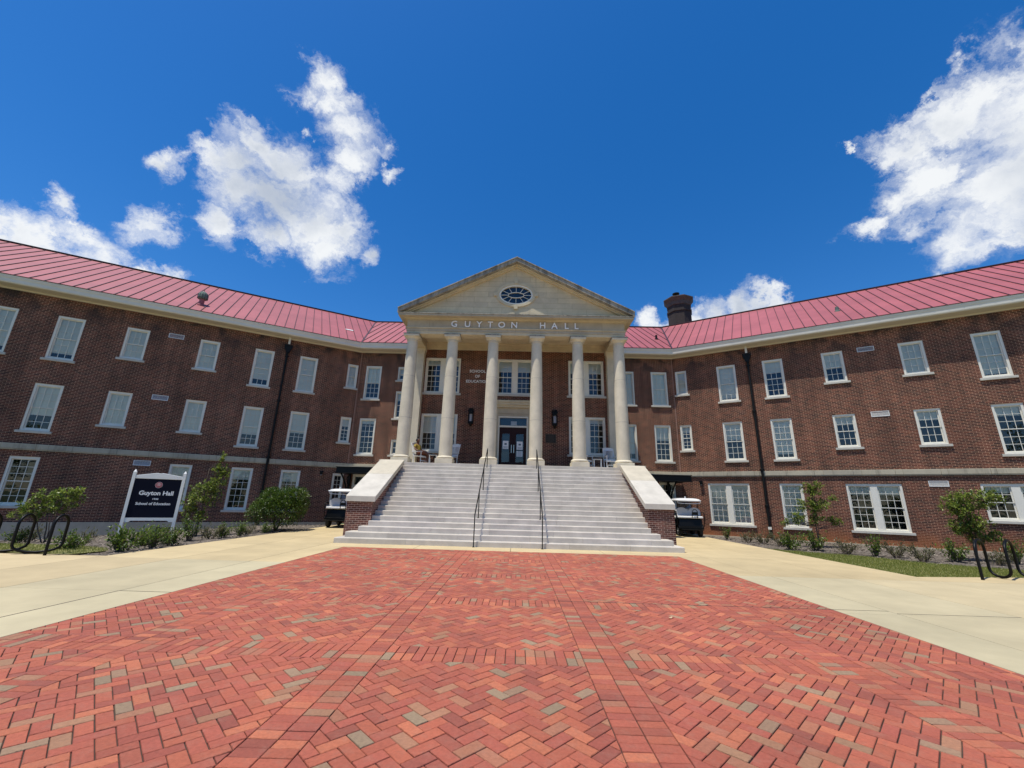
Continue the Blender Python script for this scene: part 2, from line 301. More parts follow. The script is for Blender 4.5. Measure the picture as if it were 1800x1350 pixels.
def put_text(mb, txt, h, x, y, z, depth, m, width=None, **k):
    """upright text facing -y, centred on x, baseline z"""
    V, Fs = text_mb(txt, h, depth, m, **k)
    if not V: return
    a = min(v[0] for v in V); b = max(v[0] for v in V); s = (width/(b-a)) if width else 1
    mb.mesh([(x+(v[0]-(a+b)/2)*s, y-v[2], z+v[1]) for v in V], Fs, m)

# ------------------------------------------------------------------ layout constants
XW, YW = 9.88, 24.95
AL, AR = .5197, .5449
EAVE_O, EAVE_Z, SLOPE, RD = .7, 10.84, .66, 5.7
ZL, YF = 3.097, 19.387                       # landing level, front edge of the landing
YB = 21.9                                    # wall behind the columns
def WL(t, d=0): return (-XW-t*cos(AL)-d*sin(AL)*-1*-1, YW-t*sin(AL)+d*cos(AL))   # d inward
def wing_pt(side, t, out=0):
    a = AL if side < 0 else AR
    return (side*(XW+t*cos(a))-side*out*sin(a), YW-t*sin(a)-out*cos(a))
def miter(side, o):                          # plan point of the wing/centre corner offset outward by o
    a = AL if side < 0 else AR; n = Vector((-side*sin(a), -1-cos(a)))
    return (side*XW+n.x*o/(1+cos(a)), YW+n.y*o/(1+cos(a)))

# ------------------------------------------------------------------ ground
def gw(p):                                   # terrain height in the planting bed of the left wing
    x, y = p
    dx, dy = x+XW, y-YW
    t = -(dx*cos(AL)+dy*sin(AL)); d = (-dx*-sin(AL)-dy*cos(AL))
    return t, d
def bed_z(x, y, side):
    if side > 0: return -.09
    t, d = gw((x, y)); d = max(0, d); zw = min(-.05, .19-.069*t)
    e = max(0, min(-9.35-x, y-10.3)) if y > 10.3 else 0
    return zw*e/(e+d+.01)-.03

mat('soil', (.17, .14, .11), .95, var=.35, vscale=9, bump=.9, bscale=26, col2=(.09, .075, .06)); mat('turf_base', (.22, .21, .07), .95, var=.35, vscale=5, bump=.6, bscale=40)
mat('slab', (.5, .45, .3), .8, var=.20, vscale=.9, attr='col', bump=.15, bscale=120); mat('joint_dark', (.06, .05, .04), .9)
mat('field', (.09, .12, .035), .95, var=.4, vscale=.3)
g = MB(); g.face([(-1500, -1500, -1.25), (1500, -1500, -1.25), (1500, 1500, -1.25), (-1500, 1500, -1.25)], 'field'); tag(g.build('ground'), kind='structure')
g = MB()     # bedding under the slabs, one sheet
g.box(-22, 22, -12, 10.28, -1.3, -.06, 'joint_dark'); g.box(-9.42, 9.84, 10.28, 25.6, -1.3, -.062, 'joint_dark'); tag(g.build('pavement_bedding'), kind='structure')
def slabpoly(mb, poly, c, z=0., gap=.006):
    n = len(poly); cx = sum(p[0] for p in poly)/n; cy = sum(p[1] for p in poly)/n
    P = []
    for i in range(n):
        a = Vector(poly[i-1]); b = Vector(poly[i]); d = Vector(poly[(i+1) % n]); e1 = (b-a).normalized(); e2 = (d-b).normalized()
        n1 = Vector((-e1.y, e1.x)); n2 = Vector((-e2.y, e2.x)); w = n1+n2; w = w/max(.3, w.dot(n1)); P.append(b+w*gap)
    V = [(p.x, p.y, z-.10) for p in P]+[(p.x, p.y, z-.004) for p in P]+[(p.x+(cx-p.x)*.0015, p.y+(cy-p.y)*.0015, z) for p in P]
    Fs = [(k*n+i, k*n+(i+1) % n, (k+1)*n+(i+1) % n, (k+1)*n+i) for k in (0, 1) for i in range(n)]+[tuple(range(2*n, 3*n))]
    mb.mesh(V, Fs, 'slab', c)
PX0, PX1, PY0, PY1 = -5.05, 5.20, -3.9, 13.62
def slabcol(x):
    w = min(1, max(0, (abs(x)-6.6)/1.6)); w = w*(1 if x < 0 else .55)
    a = (.51, .44, .27); b = (.56, .445, .25); v = rnd.uniform(.93, 1.07)
    return tuple((p+(q-p)*w)*v for p, q in zip(a, b))
sb = MB()
xsL = [-22, -18.4, -14.9, -11.4, -9.42, -7.68, -5.87, PX0]; xsR = [PX1, 6.06, 7.9, 9.84, 12.6, 16.2, 19.6, 22]
ys_ = [-12, -8.5, -5.2, -1.9, 1.2, 4.1, 6.98, 10.28]
for xs in (xsL, xsR):
    for i in range(len(xs)-1):
        for j in range(len(ys_)-1):
            slabpoly(sb, [(xs[i], ys_[j]), (xs[i+1], ys_[j]), (xs[i+1], ys_[j+1]), (xs[i], ys_[j+1])], slabcol((xs[i]+xs[i+1])/2))
def yel(k=1.):
    v = rnd.uniform(.95, 1.06)*k; return (.57*v, .45*v, .245*v)
for (y0, y1) in ((10.28, 13.62), (13.62, 17.2), (17.2, 20.8), (20.8, 25.4)):   # strips beside the stairs
    for (x0, x1) in ((-9.42, -7.68), (-7.68, -5.9), (5.95, 7.9), (7.9, 9.84)):
        p = [(x0, y0), (x1, y0), (x1, y1), (x0, y1)]
        slabpoly(sb, p, yel(1 if x0 < 0 or y0 > 13 else .95))
slabpoly(sb, [(-5.9, 10.28), (PX0, 10.28), (PX0, 13.62), (-5.9, 13.62)], yel()); slabpoly(sb, [(PX1, 10.28), (5.95, 10.28), (5.95, 13.62), (PX1, 13.62)], yel(.95))
for x0, x1 in ((-5.9, -2.9), (-2.9, .1), (.1, 3.0), (3.0, 5.95)): slabpoly(sb, [(x0, 13.62), (x1, 13.62), (x1, 14.75), (x0, 14.75)], yel(1.02))
for x0, x1 in ((PX0, 0), (0, PX1)): slabpoly(sb, [(x0, -12), (x1, -12), (x1, PY0), (x0, PY0)], yel(.9))
# lawn-side wedges in front of the beds
slabpoly(sb, [(-22, 10.28), (-9.42, 10.28), (-9.42, 10.42), (-11.4, 10.05+.3), (-22, 10.34)], yel()); 
slabpoly(sb, [(9.84, 10.28), (22, 10.28), (22, 12.6), (12.9, 11.3), (9.84, 10.88)], yel(.95))
tag(sb.build('pavement'), kind='structure')

cj = MB()
for x in (-5.87,): cj.box(x-.009, x+.009, -12, 6.98, -.03, .002, 'joint_dark')
for a, b, y in ((-5.87, PX0, 6.98), (.95, 6.06, 7.2), (6.06, 7.9, 7.05)): cj.box(a, b, y-.006, y+.006, -.03, .0025, 'joint_dark')
tag(cj.build('expansion_joint'), kind='structure')
# brick plaza: every brick a clipped, bevelled block
BRW, BRL, JT = .1005, .201, .0034
mat('paver', (.4, .08, .06), .78, attr='col', var=.30, vscale=38, bump=.55, bscale=170); mat('paver_joint', (.055, .036, .027), .95)
def clip(poly, x0, x1, y0, y1):
    for ax, lim, sg in ((0, x0, 1), (0, x1, -1), (1, y0, 1), (1, y1, -1)):
        out = []
        for i in range(len(poly)):
            a, b = poly[i-1], poly[i]; da, db = (a[ax]-lim)*sg, (b[ax]-lim)*sg
            if (da >= 0) != (db >= 0):
                t = da/(da-db); out.append((a[0]+(b[0]-a[0])*t, a[1]+(b[1]-a[1])*t))
            if db >= 0: out.append(b)
        poly = out
        if len(poly) < 3: return []
    return poly
def inset(poly, g):
    n = len(poly); P = []
    for i in range(n):
        a, b, c = Vector(poly[i-1]), Vector(poly[i]), Vector(poly[(i+1) % n]); e1 = (b-a); e2 = (c-b)
        if e1.length < 1e-5 or e2.length < 1e-5: continue
        e1.normalize(); e2.normalize(); n1 = Vector((-e1.y, e1.x)); n2 = Vector((-e2.y, e2.x)); w = n1+n2
        if w.length < 1e-4: continue
        w = w/max(.25, w.dot(n1)); P.append(b+w*g)
    return P
def area(P): return .5*sum(P[i-1][0]*P[i][1]-P[i][0]*P[i-1][1] for i in range(len(P)))
def weather(name, scale, lo, hi, speck=0):
    m = MAT[name]; nt = m.node_tree; P = nt.nodes['Principled BSDF']; src = P.inputs['Base Color'].links[0].from_socket; N = nt.nodes.new; L = nt.links.new
    t = N('ShaderNodeTexCoord'); n = N('ShaderNodeTexNoise'); n.inputs['Scale'].default_value = scale; n.inputs['Detail'].default_value = 8; n.inputs['Roughness'].default_value = .6; L(t.outputs['Object'], n.inputs['Vector'])
    r = N('ShaderNodeMapRange'); L(n.outputs['Fac'], r.inputs[0]); r.inputs[1].default_value = .32; r.inputs[2].default_value = .68; r.inputs[3].default_value = lo; r.inputs[4].default_value = hi
    k = N('ShaderNodeVectorMath'); k.operation = 'SCALE'; L(src, k.inputs[0]); L(r.outputs[0], k.inputs[3]); out = k.outputs[0]
    if speck:
        n2 = N('ShaderNodeTexNoise'); n2.inputs['Scale'].default_value = 7; n2.inputs['Detail'].default_value = 12; n2.inputs['Roughness'].default_value = .78; L(t.outputs['Object'], n2.inputs['Vector'])
        r2 = N('ShaderNodeMapRange'); L(n2.outputs['Fac'], r2.inputs[0]); r2.inputs[1].default_value = .50; r2.inputs[2].default_value = .80; r2.inputs[4].default_value = speck
        x = N('ShaderNodeMix'); x.data_type = 'RGBA'; L(r2.outputs[0], x.inputs[0]); L(out, x.inputs[6]); x.inputs[7].default_value = (.34, .20, .14, 1); out = x.outputs[2]
    L(out, P.inputs['Base Color'])
weather('paver', .55, .84, 1.10, .5); weather('slab', .35, .90, 1.06); weather('roof_red', .25, .88, 1.08)
def brickcol():
    r = rnd.random(); v = rnd.uniform(.94, 1.15); mixf = lambda a, b, t: tuple(p+(q-p)*t for p, q in zip(a, b))
    red = mixf((.41, .100, .062), (.49, .130, .066), rnd.random()); olive = (.335, .228, .135)
    if r < .05: c = mixf(red, olive, rnd.uniform(.8, 1.05))
    elif r < .15: c = mixf(red, (.40, .215, .115), rnd.uniform(.3, .95))
    elif r < .24: c = (.55, .165, .080)
    elif r < .36: c = mixf(red, (.33, .088, .056), rnd.uniform(.4, 1))
    else: c = red
    return tuple(x*v for x in c)
pv = MB(); pj = MB()
def lay(poly, box):
    P = clip(poly, *box)
    if len(P) < 3 or abs(area(P)) < .0009: return
    if area(P) < 0: P = P[::-1]
    A = inset(P, JT*rnd.uniform(.7, 1.3)); B = inset(P, JT+.0032)
    if len(A) != len(B) or len(A) < 3 or area(A) <= 0 or area(B) <= 0: return
    n = len(A); h = rnd.uniform(-.0018, .0018); sx_ = rnd.uniform(-.012, .012); sy_ = rnd.uniform(-.012, .012)
    cx = sum(p.x for p in B)/n; cy = sum(p.y for p in B)/n; zt = lambda p: h+(p.x-cx)*sx_+(p.y-cy)*sy_
    V = [(p.x, p.y, -.016) for p in A]+[(p.x, p.y, zt(p)-.004) for p in A]+[(p.x, p.y, zt(p)) for p in B]
    Fs = [(k*n+i, k*n+(i+1) % n, (k+1)*n+(i+1) % n, (k+1)*n+i) for k in (0, 1) for i in range(n)]+[tuple(range(2*n, 3*n))]
    pv.mesh(V, Fs, 'paver', brickcol())
VB = [(-3.81, -3.41), (-1.43, -1.03), (.95, 1.35), (3.33, 3.73)]
HB = [(-2.46, -2.06), (-.13, .27), (2.2, 2.6), (4.53, 4.93), (6.80, 7.20), (9.10, 9.50), (11.4, 11.8)]
for (a, b) in VB:
    y = PY0
    while y < PY1:
        for x in (a, a+.2): lay([(x, y), (x+.2, y), (x+.2, y+BRW), (x, y+BRW)], (PX0, PX1, PY0, PY1))
        y += BRW
xe = [PX0]+[q for p in VB for q in p]+[PX1]; ye = [PY0]+[q for p in HB for q in p]+[PY1]
xp = [(xe[i], xe[i+1]) for i in range(0, len(xe), 2)]; yp = [(ye[i], ye[i+1]) for i in range(0, len(ye), 2)]
for (a, b) in HB:
    for (x0, x1) in xp:
        x = x0
        while x < x1-.01:
            for y in (a, a+.2): lay([(x, y), (x+BRW, y), (x+BRW, y+.2), (x, y+.2)], (x0, x1, a, b))
            x += BRW
S2 = sqrt(.5)
for (x0, x1) in xp:
    for (y0, y1) in yp:
        cx, cy = (x0+x1)/2, (y0+y1)/2; R_ = hypot(x1-x0, y1-y0)/2+.4; K = int(R_/BRW)+3
        box = (x0, x1, y0, y1)
        for j in range(-K, K+1):
            for i in range(-K-4, K+5):
                r = (i-j) % 4
                if r == 0: q = (i, j, 2, 1)
                elif r == 3: q = (i, j, 1, 2) if True else None
                else: continue
                # herringbone: horizontal brick at (i,j) when i-j=0 mod 4; vertical brick at (i,j) when i-j=3 mod 4 (covers j and j+1)
                ux, uy, w, h = q; ux *= BRW; uy *= BRW; w *= BRW; h *= BRW
                c4 = [(ux, uy), (ux+w, uy), (ux+w, uy+h), (ux, uy+h)]
                if hypot(ux, uy) > R_+.3: continue
                lay([(cx+(a-b)*S2, cy+(a+b)*S2) for a, b in c4], box)
tag(pv.build('brick_plaza'), kind='structure')
pj.face([(PX0, PY0, -.012), (PX1, PY0, -.012), (PX1, PY1, -.012), (PX0, PY1, -.012)], 'paver_joint'); tag(pj.build('plaza_sand'), kind='structure')

# planting beds
def bed(name, side, matn, region, step=.35, lift=0, noise=.02):
    mb = MB(); xs = [i*step for i in range(int(26/step)+1)]
    rr = random.Random(3)
    grid = {}
    def P(i, j):
        if (i, j) not in grid:
            x = side*(9.3+i*step); y = 9.9+j*step
            grid[(i, j)] = (x, y, bed_z(x, y, side)+lift+(rr.uniform(-noise, noise) if i > 0 else 0))
        return grid[(i, j)]
    for i in range(int(17/step)):
        for j in range(int(15.4/step)):
            c = (side*(9.3+(i+.5)*step), 9.9+(j+.5)*step)
            if region(*c):
                q = [P(i, j), P(i+1, j), P(i+1, j+1), P(i, j+1)]
                mb.face(q if side > 0 else q[::-1], matn)
    o = mb.build(name, smooth=True); return tag(o, kind='structure')
def lawn_line_R(x): return 0
def inR_bed(x, y): return x > 9.2
bed('planting_bed', -1, 'soil', lambda x, y: True, .4, noise=.025)
bed('planting_bed', 1, 'soil', lambda x, y: True, .4, noise=.025)
def inlawn(x, y):
    if x > 0:   # between walk edge and mulch: mulch boundary through (10.4,17),(12.4,15.6),(13.1,13.9),(14.8,13.0),(20,10.8)
        pts = [(9.86, 17.4), (10.43, 16.98), (12.37, 15.58), (13.12, 14.1), (14.77, 13.1), (17.5, 12.2), (23, 10.9)]
        low = 10.9+(x-9.84)*.137
        for (a, b), (c, d) in zip(pts, pts[1:]):
            if a <= x <= c: return low < y < b+(d-b)*(x-a)/(c-a)
        return False
    pts = [(-10.2, 11.3), (-10.9, 12.0), (-12.6, 12.6), (-15, 12.9), (-22, 13.0)]
    for (a, b), (c, d) in zip(pts, pts[1:]):
        if c <= x <= a: return 10.45 < y < b+(d-b)*(x-a)/(c-a)
    return False
def lawn(name, side, n):
    mb = MB(); step = .2
    for i in range(int(13.5/step)):
        for j in range(int(8/step)):
            x0 = side*(9.88+i*step); y0 = 10.4+j*step; x1 = x0+side*step; y1 = y0+step
            if inlawn((x0+x1)/2, (y0+y1)/2):
                q = [(x, y, bed_z(x, y, side)+.045) for x, y in ((x0, y0), (x1, y0), (x1, y1), (x0, y1))]
                mb.face(q if side > 0 else q[::-1], 'turf_base')
    tag(mb.build(name, smooth=True), kind='structure')
    gb = MB(); r = random.Random(5+side); k = 0
    while k < n:
        x = side*r.uniform(9.88, 21); y = r.uniform(10.4, 17.5)
        if not inlawn(x, y): continue
        z = bed_z(x, y, side)+.04; a = r.uniform(0, 6.28); h = r.uniform(.03, .07); w = .006; l = r.uniform(0, .03); b = r.uniform(0, 6.28); c = r.random()
        gb.face([(x-w*cos(a), y-w*sin(a), z), (x+w*cos(a), y+w*sin(a), z), (x+l*cos(b), y+l*sin(b), z+h)], 'grass_blade', (c, c, c)); k += 1
    tag(gb.build('grass'), 'mown green lawn grass beside the concrete walk on the %s' % ('right' if side > 0 else 'left'), 'grass', kind='stuff')
lawn('lawn', 1, 26000); lawn('lawn', -1, 14000)
# bark chips on the beds
ch = MB(); r = random.Random(9); k = 0
while k < 6500:
    s = r.choice((-1, 1)); x = s*r.uniform(9.45, 19); y = r.uniform(10.6, 24)
    if inlawn(x, y): continue
    t_, d_ = gw((-abs(x), y))
    if d_ < .05: continue
    z = bed_z(x, y, s)+.012; a = r.uniform(0, 6.28); l = r.uniform(.02, .06); w = r.uniform(.008, .02); t1 = r.uniform(-.02, .03)
    dx, dy = l*cos(a), l*sin(a); nx, ny = -w*sin(a), w*cos(a); v = r.uniform(.06, .30)
    ch.face([(x-dx-nx, y-dy-ny, z), (x+dx-nx, y+dy-ny, z+t1), (x+dx+nx, y+dy+ny, z+t1+.01), (x-dx+nx, y-dy+ny, z+.01)], 'chip', (v, v*.82, v*.66)) if 'chip' in MAT else (mat('chip', (.2, .15, .1), .9, attr='col'), None)
    k += 1
tag(ch.build('bark_mulch'), 'loose grey brown bark chips scattered over the planting beds', 'mulch', kind='stuff')

# ------------------------------------------------------------------ the hall
HALL = thing('college_hall', 'long red brick hall with angled wings, pink metal roof and a stone column portico', 'building', (0, 0, 0))
FR = {'L': ((-XW, YW), AL), 'R': ((XW, YW), -AR), 'C': ((0, YW), 0), 'P': ((0, YB), 0)}
def wall_mesh(x0, x1, z0, z1, holes, m, rev=.16):
    mb = MB(); xs = sorted({x0, x1, *[h[0] for h in holes], *[h[1] for h in holes]}); zs = sorted({z0, z1, *[h[2] for h in holes], *[h[3] for h in holes]})
    xs = [x for x in xs if x0 <= x <= x1]; zs = [z for z in zs if z0 <= z <= z1]
    for i in range(len(xs)-1):
        for j in range(len(zs)-1):
            cx, cz = (xs[i]+xs[i+1])/2, (zs[j]+zs[j+1])/2
            if any(h[0] < cx < h[1] and h[2] < cz < h[3] for h in holes): continue
            mb.face([(xs[i], 0, zs[j]), (xs[i+1], 0, zs[j]), (xs[i+1], 0, zs[j+1]), (xs[i], 0, zs[j+1])], m)
    for a, b, c, d in [h[:4] for h in holes]:
        mb.face([(a, 0, c), (a, rev, c), (a, rev, d), (a, 0, d)][::-1], m); mb.face([(b, 0, c), (b, rev, c), (b, rev, d), (b, 0, d)], m)
        mb.face([(a, 0, d), (b, 0, d), (b, rev, d), (a, rev, d)][::-1], m); mb.face([(a, 0, c), (b, 0, c), (b, rev, c), (a, rev, c)], m)
    return mb
def window(fr, x0, x1, z0, z1, rows=(3, 3), cols=3, blind=None, pair=False, sill=True, open_top=0.):
    """white double-hung sash window in a wall opening, wall face at y=0 of the frame fr"""
    (ox, oy), ph = FR[fr]; mb = MB(); fw = .085; d0 = .03
    # casing
    for a, b, c, d in ((x0, x0+fw, z0, z1), (x1-fw, x1, z0, z1), (x0+fw, x1-fw, z1-.10, z1), (x0+fw, x1-fw, z0, z0+.075)): mb.box(a, b, d0, .24, c, d, 'white_paint')
    units = [(x0+fw, x1-fw)]
    if pair:
        mw = .26; c = (x0+x1)/2; mb.box(c-mw/2, c+mw/2, d0+.012, .24, z0+.075, z1-.10, 'white_paint'); units = [(x0+fw, c-mw/2), (c+mw/2, x1-fw)]
    zb, zt = z0+.075, z1-.10; zm = (zb+zt)/2
    nlo, nup = rows
    if nlo != nup: zm = zb+(zt-zb)*nlo/(nlo+nup)
    for (a, b) in units:
        for (p, q, yy, n) in ((zb, zm+.02, .125, nlo), (zm-.02, zt, .095, nup)):
            st = .045
            mb.box(a, a+st, yy, yy+.03, p, q, 'white_paint'); mb.box(b-st, b, yy, yy+.03, p, q, 'white_paint')
            mb.box(a+st, b-st, yy, yy+.03, p, p+(.06 if yy > .1 else .035), 'white_paint'); mb.box(a+st, b-st, yy, yy+.03, q-.04, q, 'white_paint')
            pa, pb, pc, pd = a+st, b-st, p+.04, q-.04
            for k in range(1, cols): x = pa+(pb-pa)*k/cols; mb.box(x-.009, x+.009, yy+.004, yy+.026, pc, pd, 'white_paint')
            for k in range(1, n): z = pc+(pd-pc)*k/n; mb.box(pa, pb, yy+.006, yy+.024, z-.009, z+.009, 'white_paint')
    w = mb.build('window', HALL, loc=(ox, oy, 0), rz=ph)
    bl = MB(); hb = False
    for (a, b) in units:
        gl = MB(); gl.face([(a+.04, .143, zb+.04), (b-.04, .143, zb+.04), (b-.04, .143, zm), (a+.04, .143, zm)], 'glass'); gl.face([(a+.04, .113, zm+.01), (b-.04, .113, zm+.01), (b-.04, .113, zt-.03), (a+.04, .113, zt-.03)], 'glass'); gl.build('pane', w); bl = MB()
        bf = blind
        if bf > 0:
            zb2 = zt-(zt-zb)*bf; bl.box(a+.01, b-.01, .19, .195, zb2, zt, 'blind'); hb = True
            bl.box(a+.01, b-.01, .187, .199, zb2-.02, zb2, 'blind'); bl.build('blind', w)
    rm = MB(); X = lambda a, b, c, d, e, f: rm.face([(a, b, c), (d, b, c), (d, b, f), (a, b, f)], 'interior')
    rm.box(x0+.02, x1-.02, .241, .75, z0+.02, z1-.02, 'interior'); rm.f.pop(-4); rm.m.pop(); rm.c.pop()
    rm.build('room', w)
    if sill:
        s = MB(); s.box(x0-.10, x1+.10, -.075, .10, z0-.105, z0+.002, 'sill_stone'); s.build('sill', w, bevel=.006)
    return w

def vent(fr, x0, x1, z0, z1):
    (ox, oy), ph = FR[fr]; mb = MB()
    for a, b, c, d in ((x0, x1, z0, z0+.025), (x0, x1, z1-.025, z1), (x0, x0+.025, z0+.025, z1-.025), (x1-.025, x1, z0+.025, z1-.025)): mb.box(a, b, -.02, .03, c, d, 'louvre_frame')
    v = mb.build('vent', HALL, loc=(ox, oy, 0), rz=ph); l = MB(); n = 6
    for k in range(n):
        z = z0+.025+(z1-z0-.05)*k/n; h = (z1-z0-.05)/n
        l.mesh([(x0+.025, -.012, z), (x1-.025, -.012, z), (x1-.025, .012, z+h*.95), (x0+.025, .012, z+h*.95)], [(0, 1, 2, 3)], 'louvre')
    l.face([(x0+.02, .028, z0+.02), (x1-.02, .028, z0+.02), (x1-.02, .028, z1-.02), (x0+.02, .028, z1-.02)], 'louvre')
    l.build('louvre', v)

U, Lo = (7.36, 9.52), (3.97, 6.15); us, ls = (7.87, 9.52), (4.48, 6.16)
# (t0,t1) in metres from the corner; left wing gets mirrored
def TL(t0, t1): return (-t1, -t0)
WIN = []
def addw(fr, xx, zz, **k): WIN.append((fr, xx[0], xx[1], zz[0], zz[1], k))
S23 = dict(rows=(2, 2)); NR = dict(rows=(3, 3), cols=2)
for (t0, t1), bu, b2 in (((15.23, 16.2), .86, .5), ((12.92, 13.9), .86, .66), ((4.76, 5.72), .8, .7), ((2.44, 3.41), 1, .55)):
    addw('L', TL(t0, t1), U, blind=bu); addw('L', TL(t0, t1), Lo, blind=b2)
for (t0, t1), bu, b2 in (((10.44, 11.35), 1, 1), ((7.40, 8.29), 1, .97), ((17.9, 18.8), .6, .8)):
    addw('L', TL(t0, t1), us, blind=bu, **S23); addw('L', TL(t0, t1), ls, blind=b2, **S23)
addw('L', TL(.09, .70), (8.0, 9.52), blind=1, **NR); addw('L', TL(.09, .70), (4.61, 6.15), blind=.3, **NR)
for (t0, t1), z in (((12.93, 13.9), .74), ((7.39, 8.3), .66), ((4.72, 5.70), .66), ((2.42, 3.39), .66), ((17.9, 18.8), .74)): addw('L', TL(t0, t1), (z, 2.83), blind=(0 if t0 > 12 else .5 if t0 > 7 else .25))
addw('L', TL(.12, .72), (1.0, 2.78), blind=0, **NR)
addw('R', (.12, .77), (8.02, 9.53), blind=1, **NR); addw('R', (.15, .79), (4.62, 6.14), blind=.25, **NR)
for (t0, t1), bu, b2 in (((2.46, 3.45), .93, .45), ((4.81, 5.78), .3, .88), ((13.16, 14.13), .93, .2), ((15.6, 16.6), .6, .5)):
    addw('R', (t0, t1), U, blind=bu); addw('R', (t0, t1), Lo, blind=b2)
for (t0, t1), bu, b2 in (((7.53, 8.44), .52, .27), ((10.62, 11.54), 1, .27), ((18.4, 19.3), .5, .5)):
    addw('R', (t0, t1), us, blind=bu, **S23); addw('R', (t0, t1), ls, blind=b2, **S23)
addw('R', (1.38, 3.43), (.57, 2.74), blind=.98, pair=True); addw('R', (4.81, 5.81), (.57, 2.74), blind=.97)
addw('R', (7.55, 9.62), (.57, 2.73), blind=.2, pair=True); addw('R', (12.16, 14.22), (1.22, 2.74), blind=.2, pair=True, rows=(2, 2)); addw('R', (17.0, 19.0), (1.22, 2.74), blind=.5, pair=True, rows=(2, 2))
addw('C', (-9.46, -8.47), U, blind=.5); addw('C', (-9.46, -8.47), (3.94, 6.14), blind=.1)
addw('C', (8.49, 9.48), U, blind=1); addw('C', (8.49, 9.48), (3.96, 6.15), blind=.4)
addw('C', (6.46, 7.43), U, blind=1); addw('C', (6.46, 7.43), (3.97, 6.16), blind=.8)
addw('C', (-7.42, -6.45), (8.6, 9.50), blind=.6, rows=(1, 1)); addw('C', (-7.42, -6.45), (6.17, 7.9), blind=.3, **S23); addw('C', (-7.42, -6.45), (3.95, 4.88), blind=0, rows=(1, 1))
addw('C', (8.57, 9.49), (.6, 2.77), blind=0, sill=False)
for x0, x1, b1, b2 in ((-4.97, -3.02, .15, .48), (2.96, 4.90, .3, .12)):
    addw('P', (x0, x1), (7.07, 9.10), blind=b1, pair=True); addw('P', (x0, x1), (3.90, 5.92), blind=b2, pair=True)
addw('P', (-1.0, 1.0), (7.07, 9.10), blind=.3, pair=True)
VENT = [('L', *TL(9.02, 9.67), 9.32, 9.56), ('L', *TL(9.03, 9.69), 5.96, 6.21), ('L', *TL(9.06, 9.72), 2.68, 2.93), ('R', 9.04, 9.72, 9.31, 9.55), ('R', 9.06, 9.75, 5.93, 6.19), ('R', 10.54, 11.2, 2.61, 2.86)]
LEN = 25.
SP = {'L': (-LEN, 0), 'R': (0, LEN)}
DOORH = (-.78, .74, ZL, 5.86); LDOOR = (-9.46, -8.0, 0, 2.77)
def holes(fr, x0=-99, x1=99): return [(w[1], w[2], w[3], w[4]) for w in WIN if w[0] == fr and x0 <= w[1] and w[2] <= x1]
for fr, zb in (('L', .06), ('R', -.03)):
    (ox, oy), ph = FR[fr]; a, b = SP[fr]
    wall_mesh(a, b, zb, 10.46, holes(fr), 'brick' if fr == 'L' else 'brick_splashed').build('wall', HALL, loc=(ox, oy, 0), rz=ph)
for a, b, hh in ((-XW, -5.6, holes('C', -99, -5.6)+[LDOOR]), (5.6, XW, holes('C', 5.6))):
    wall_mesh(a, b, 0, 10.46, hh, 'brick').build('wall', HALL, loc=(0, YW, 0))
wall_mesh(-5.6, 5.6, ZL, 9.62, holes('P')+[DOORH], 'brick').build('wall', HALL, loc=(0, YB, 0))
for s in (-1, 1):   # returns of the bay
    mb = MB(); P = [(s*5.6, YB, 0), (s*5.6, YW+.1, 0), (s*5.6, YW+.1, 10.4), (s*5.6, YB, 10.4)]; mb.face(P if s > 0 else P[::-1], 'brick'); mb.build('wall', HALL)
# ends and back of the wings, so the hall is closed
for s, fr in ((-1, 'L'), (1, 'R')):
    (ox, oy), ph = FR[fr]; mb = MB(); xe_ = s*LEN
    mb.prism([(0, -1.3), (11.4, -1.3), (11.4, 10.46), (5.7, 14.6), (0, 10.46)], xe_-.01, xe_+.01, 'brick', 'x'); mb.face([(min(0, xe_), 11.4, -1.3), (min(0, xe_), 11.4, 10.8), (max(0, xe_), 11.4, 10.8), (max(0, xe_), 11.4, -1.3)], 'brick')
    mb.build('end_wall', HALL, loc=(ox, oy, 0), rz=ph)
for w in WIN: window(w[0], w[1], w[2], w[3], w[4], **w[5])
for v in VENT: vent(*v)
# foundations
for fr, z0, z1, o in (('L', -1.3, .07, .05), ('R', -.3, -.02, .07)):
    (ox, oy), ph = FR[fr]; a, b = SP[fr]; mb = MB(); mb.box(a, b, -o, .1, z0, z1, 'foundation'); f = mb.build('foundation', HALL, loc=(ox, oy, 0), rz=ph)
    if fr == 'L':
        for t in (13.85, 9.35-1.35, 5.0, 16.6):
            q = MB(); q.box(-t-.25, -t+.25, -.058, -.03, -.42 if t > 10 else -.36, -.16, 'interior'); q.build('crawl_vent', HALL, loc=(ox, oy, 0), rz=ph)
# belt course
for fr, a, b in (('L', -LEN, -.03), ('R', .03, LEN)):
    (ox, oy), ph = FR[fr]; mb = MB(); x = a
    while x < b-.01:
        w = min(1.55 if rnd.random() < .6 else 1.2, b-x); mb.box(x+.004, x+w-.004, -.09, .05, 3.15, 3.38, 'belt_stone'); mb.box(x+.004, x+w-.004, -.06, .05, 3.10, 3.15, 'belt_stone'); x += w
    mb.build('belt_course', HALL, loc=(ox, oy, 0), rz=ph, bevel=.008)
for a, b in ((-XW, -5.6), (5.6, XW)):
    mb = MB(); mb.box(a, b, YW-.088, YW+.05, 3.15, 3.38, 'belt_stone'); mb.build('belt_course', HALL, bevel=.008)
# movement joint at the corners
for s in (-1, 1):
    mb = MB(); mb.box(s*(XW-.03)-.018, s*(XW-.03)+.018, YW-.012, YW+.02, 3.39, 10.4, 'sealant'); mb.build('movement_joint', HALL)

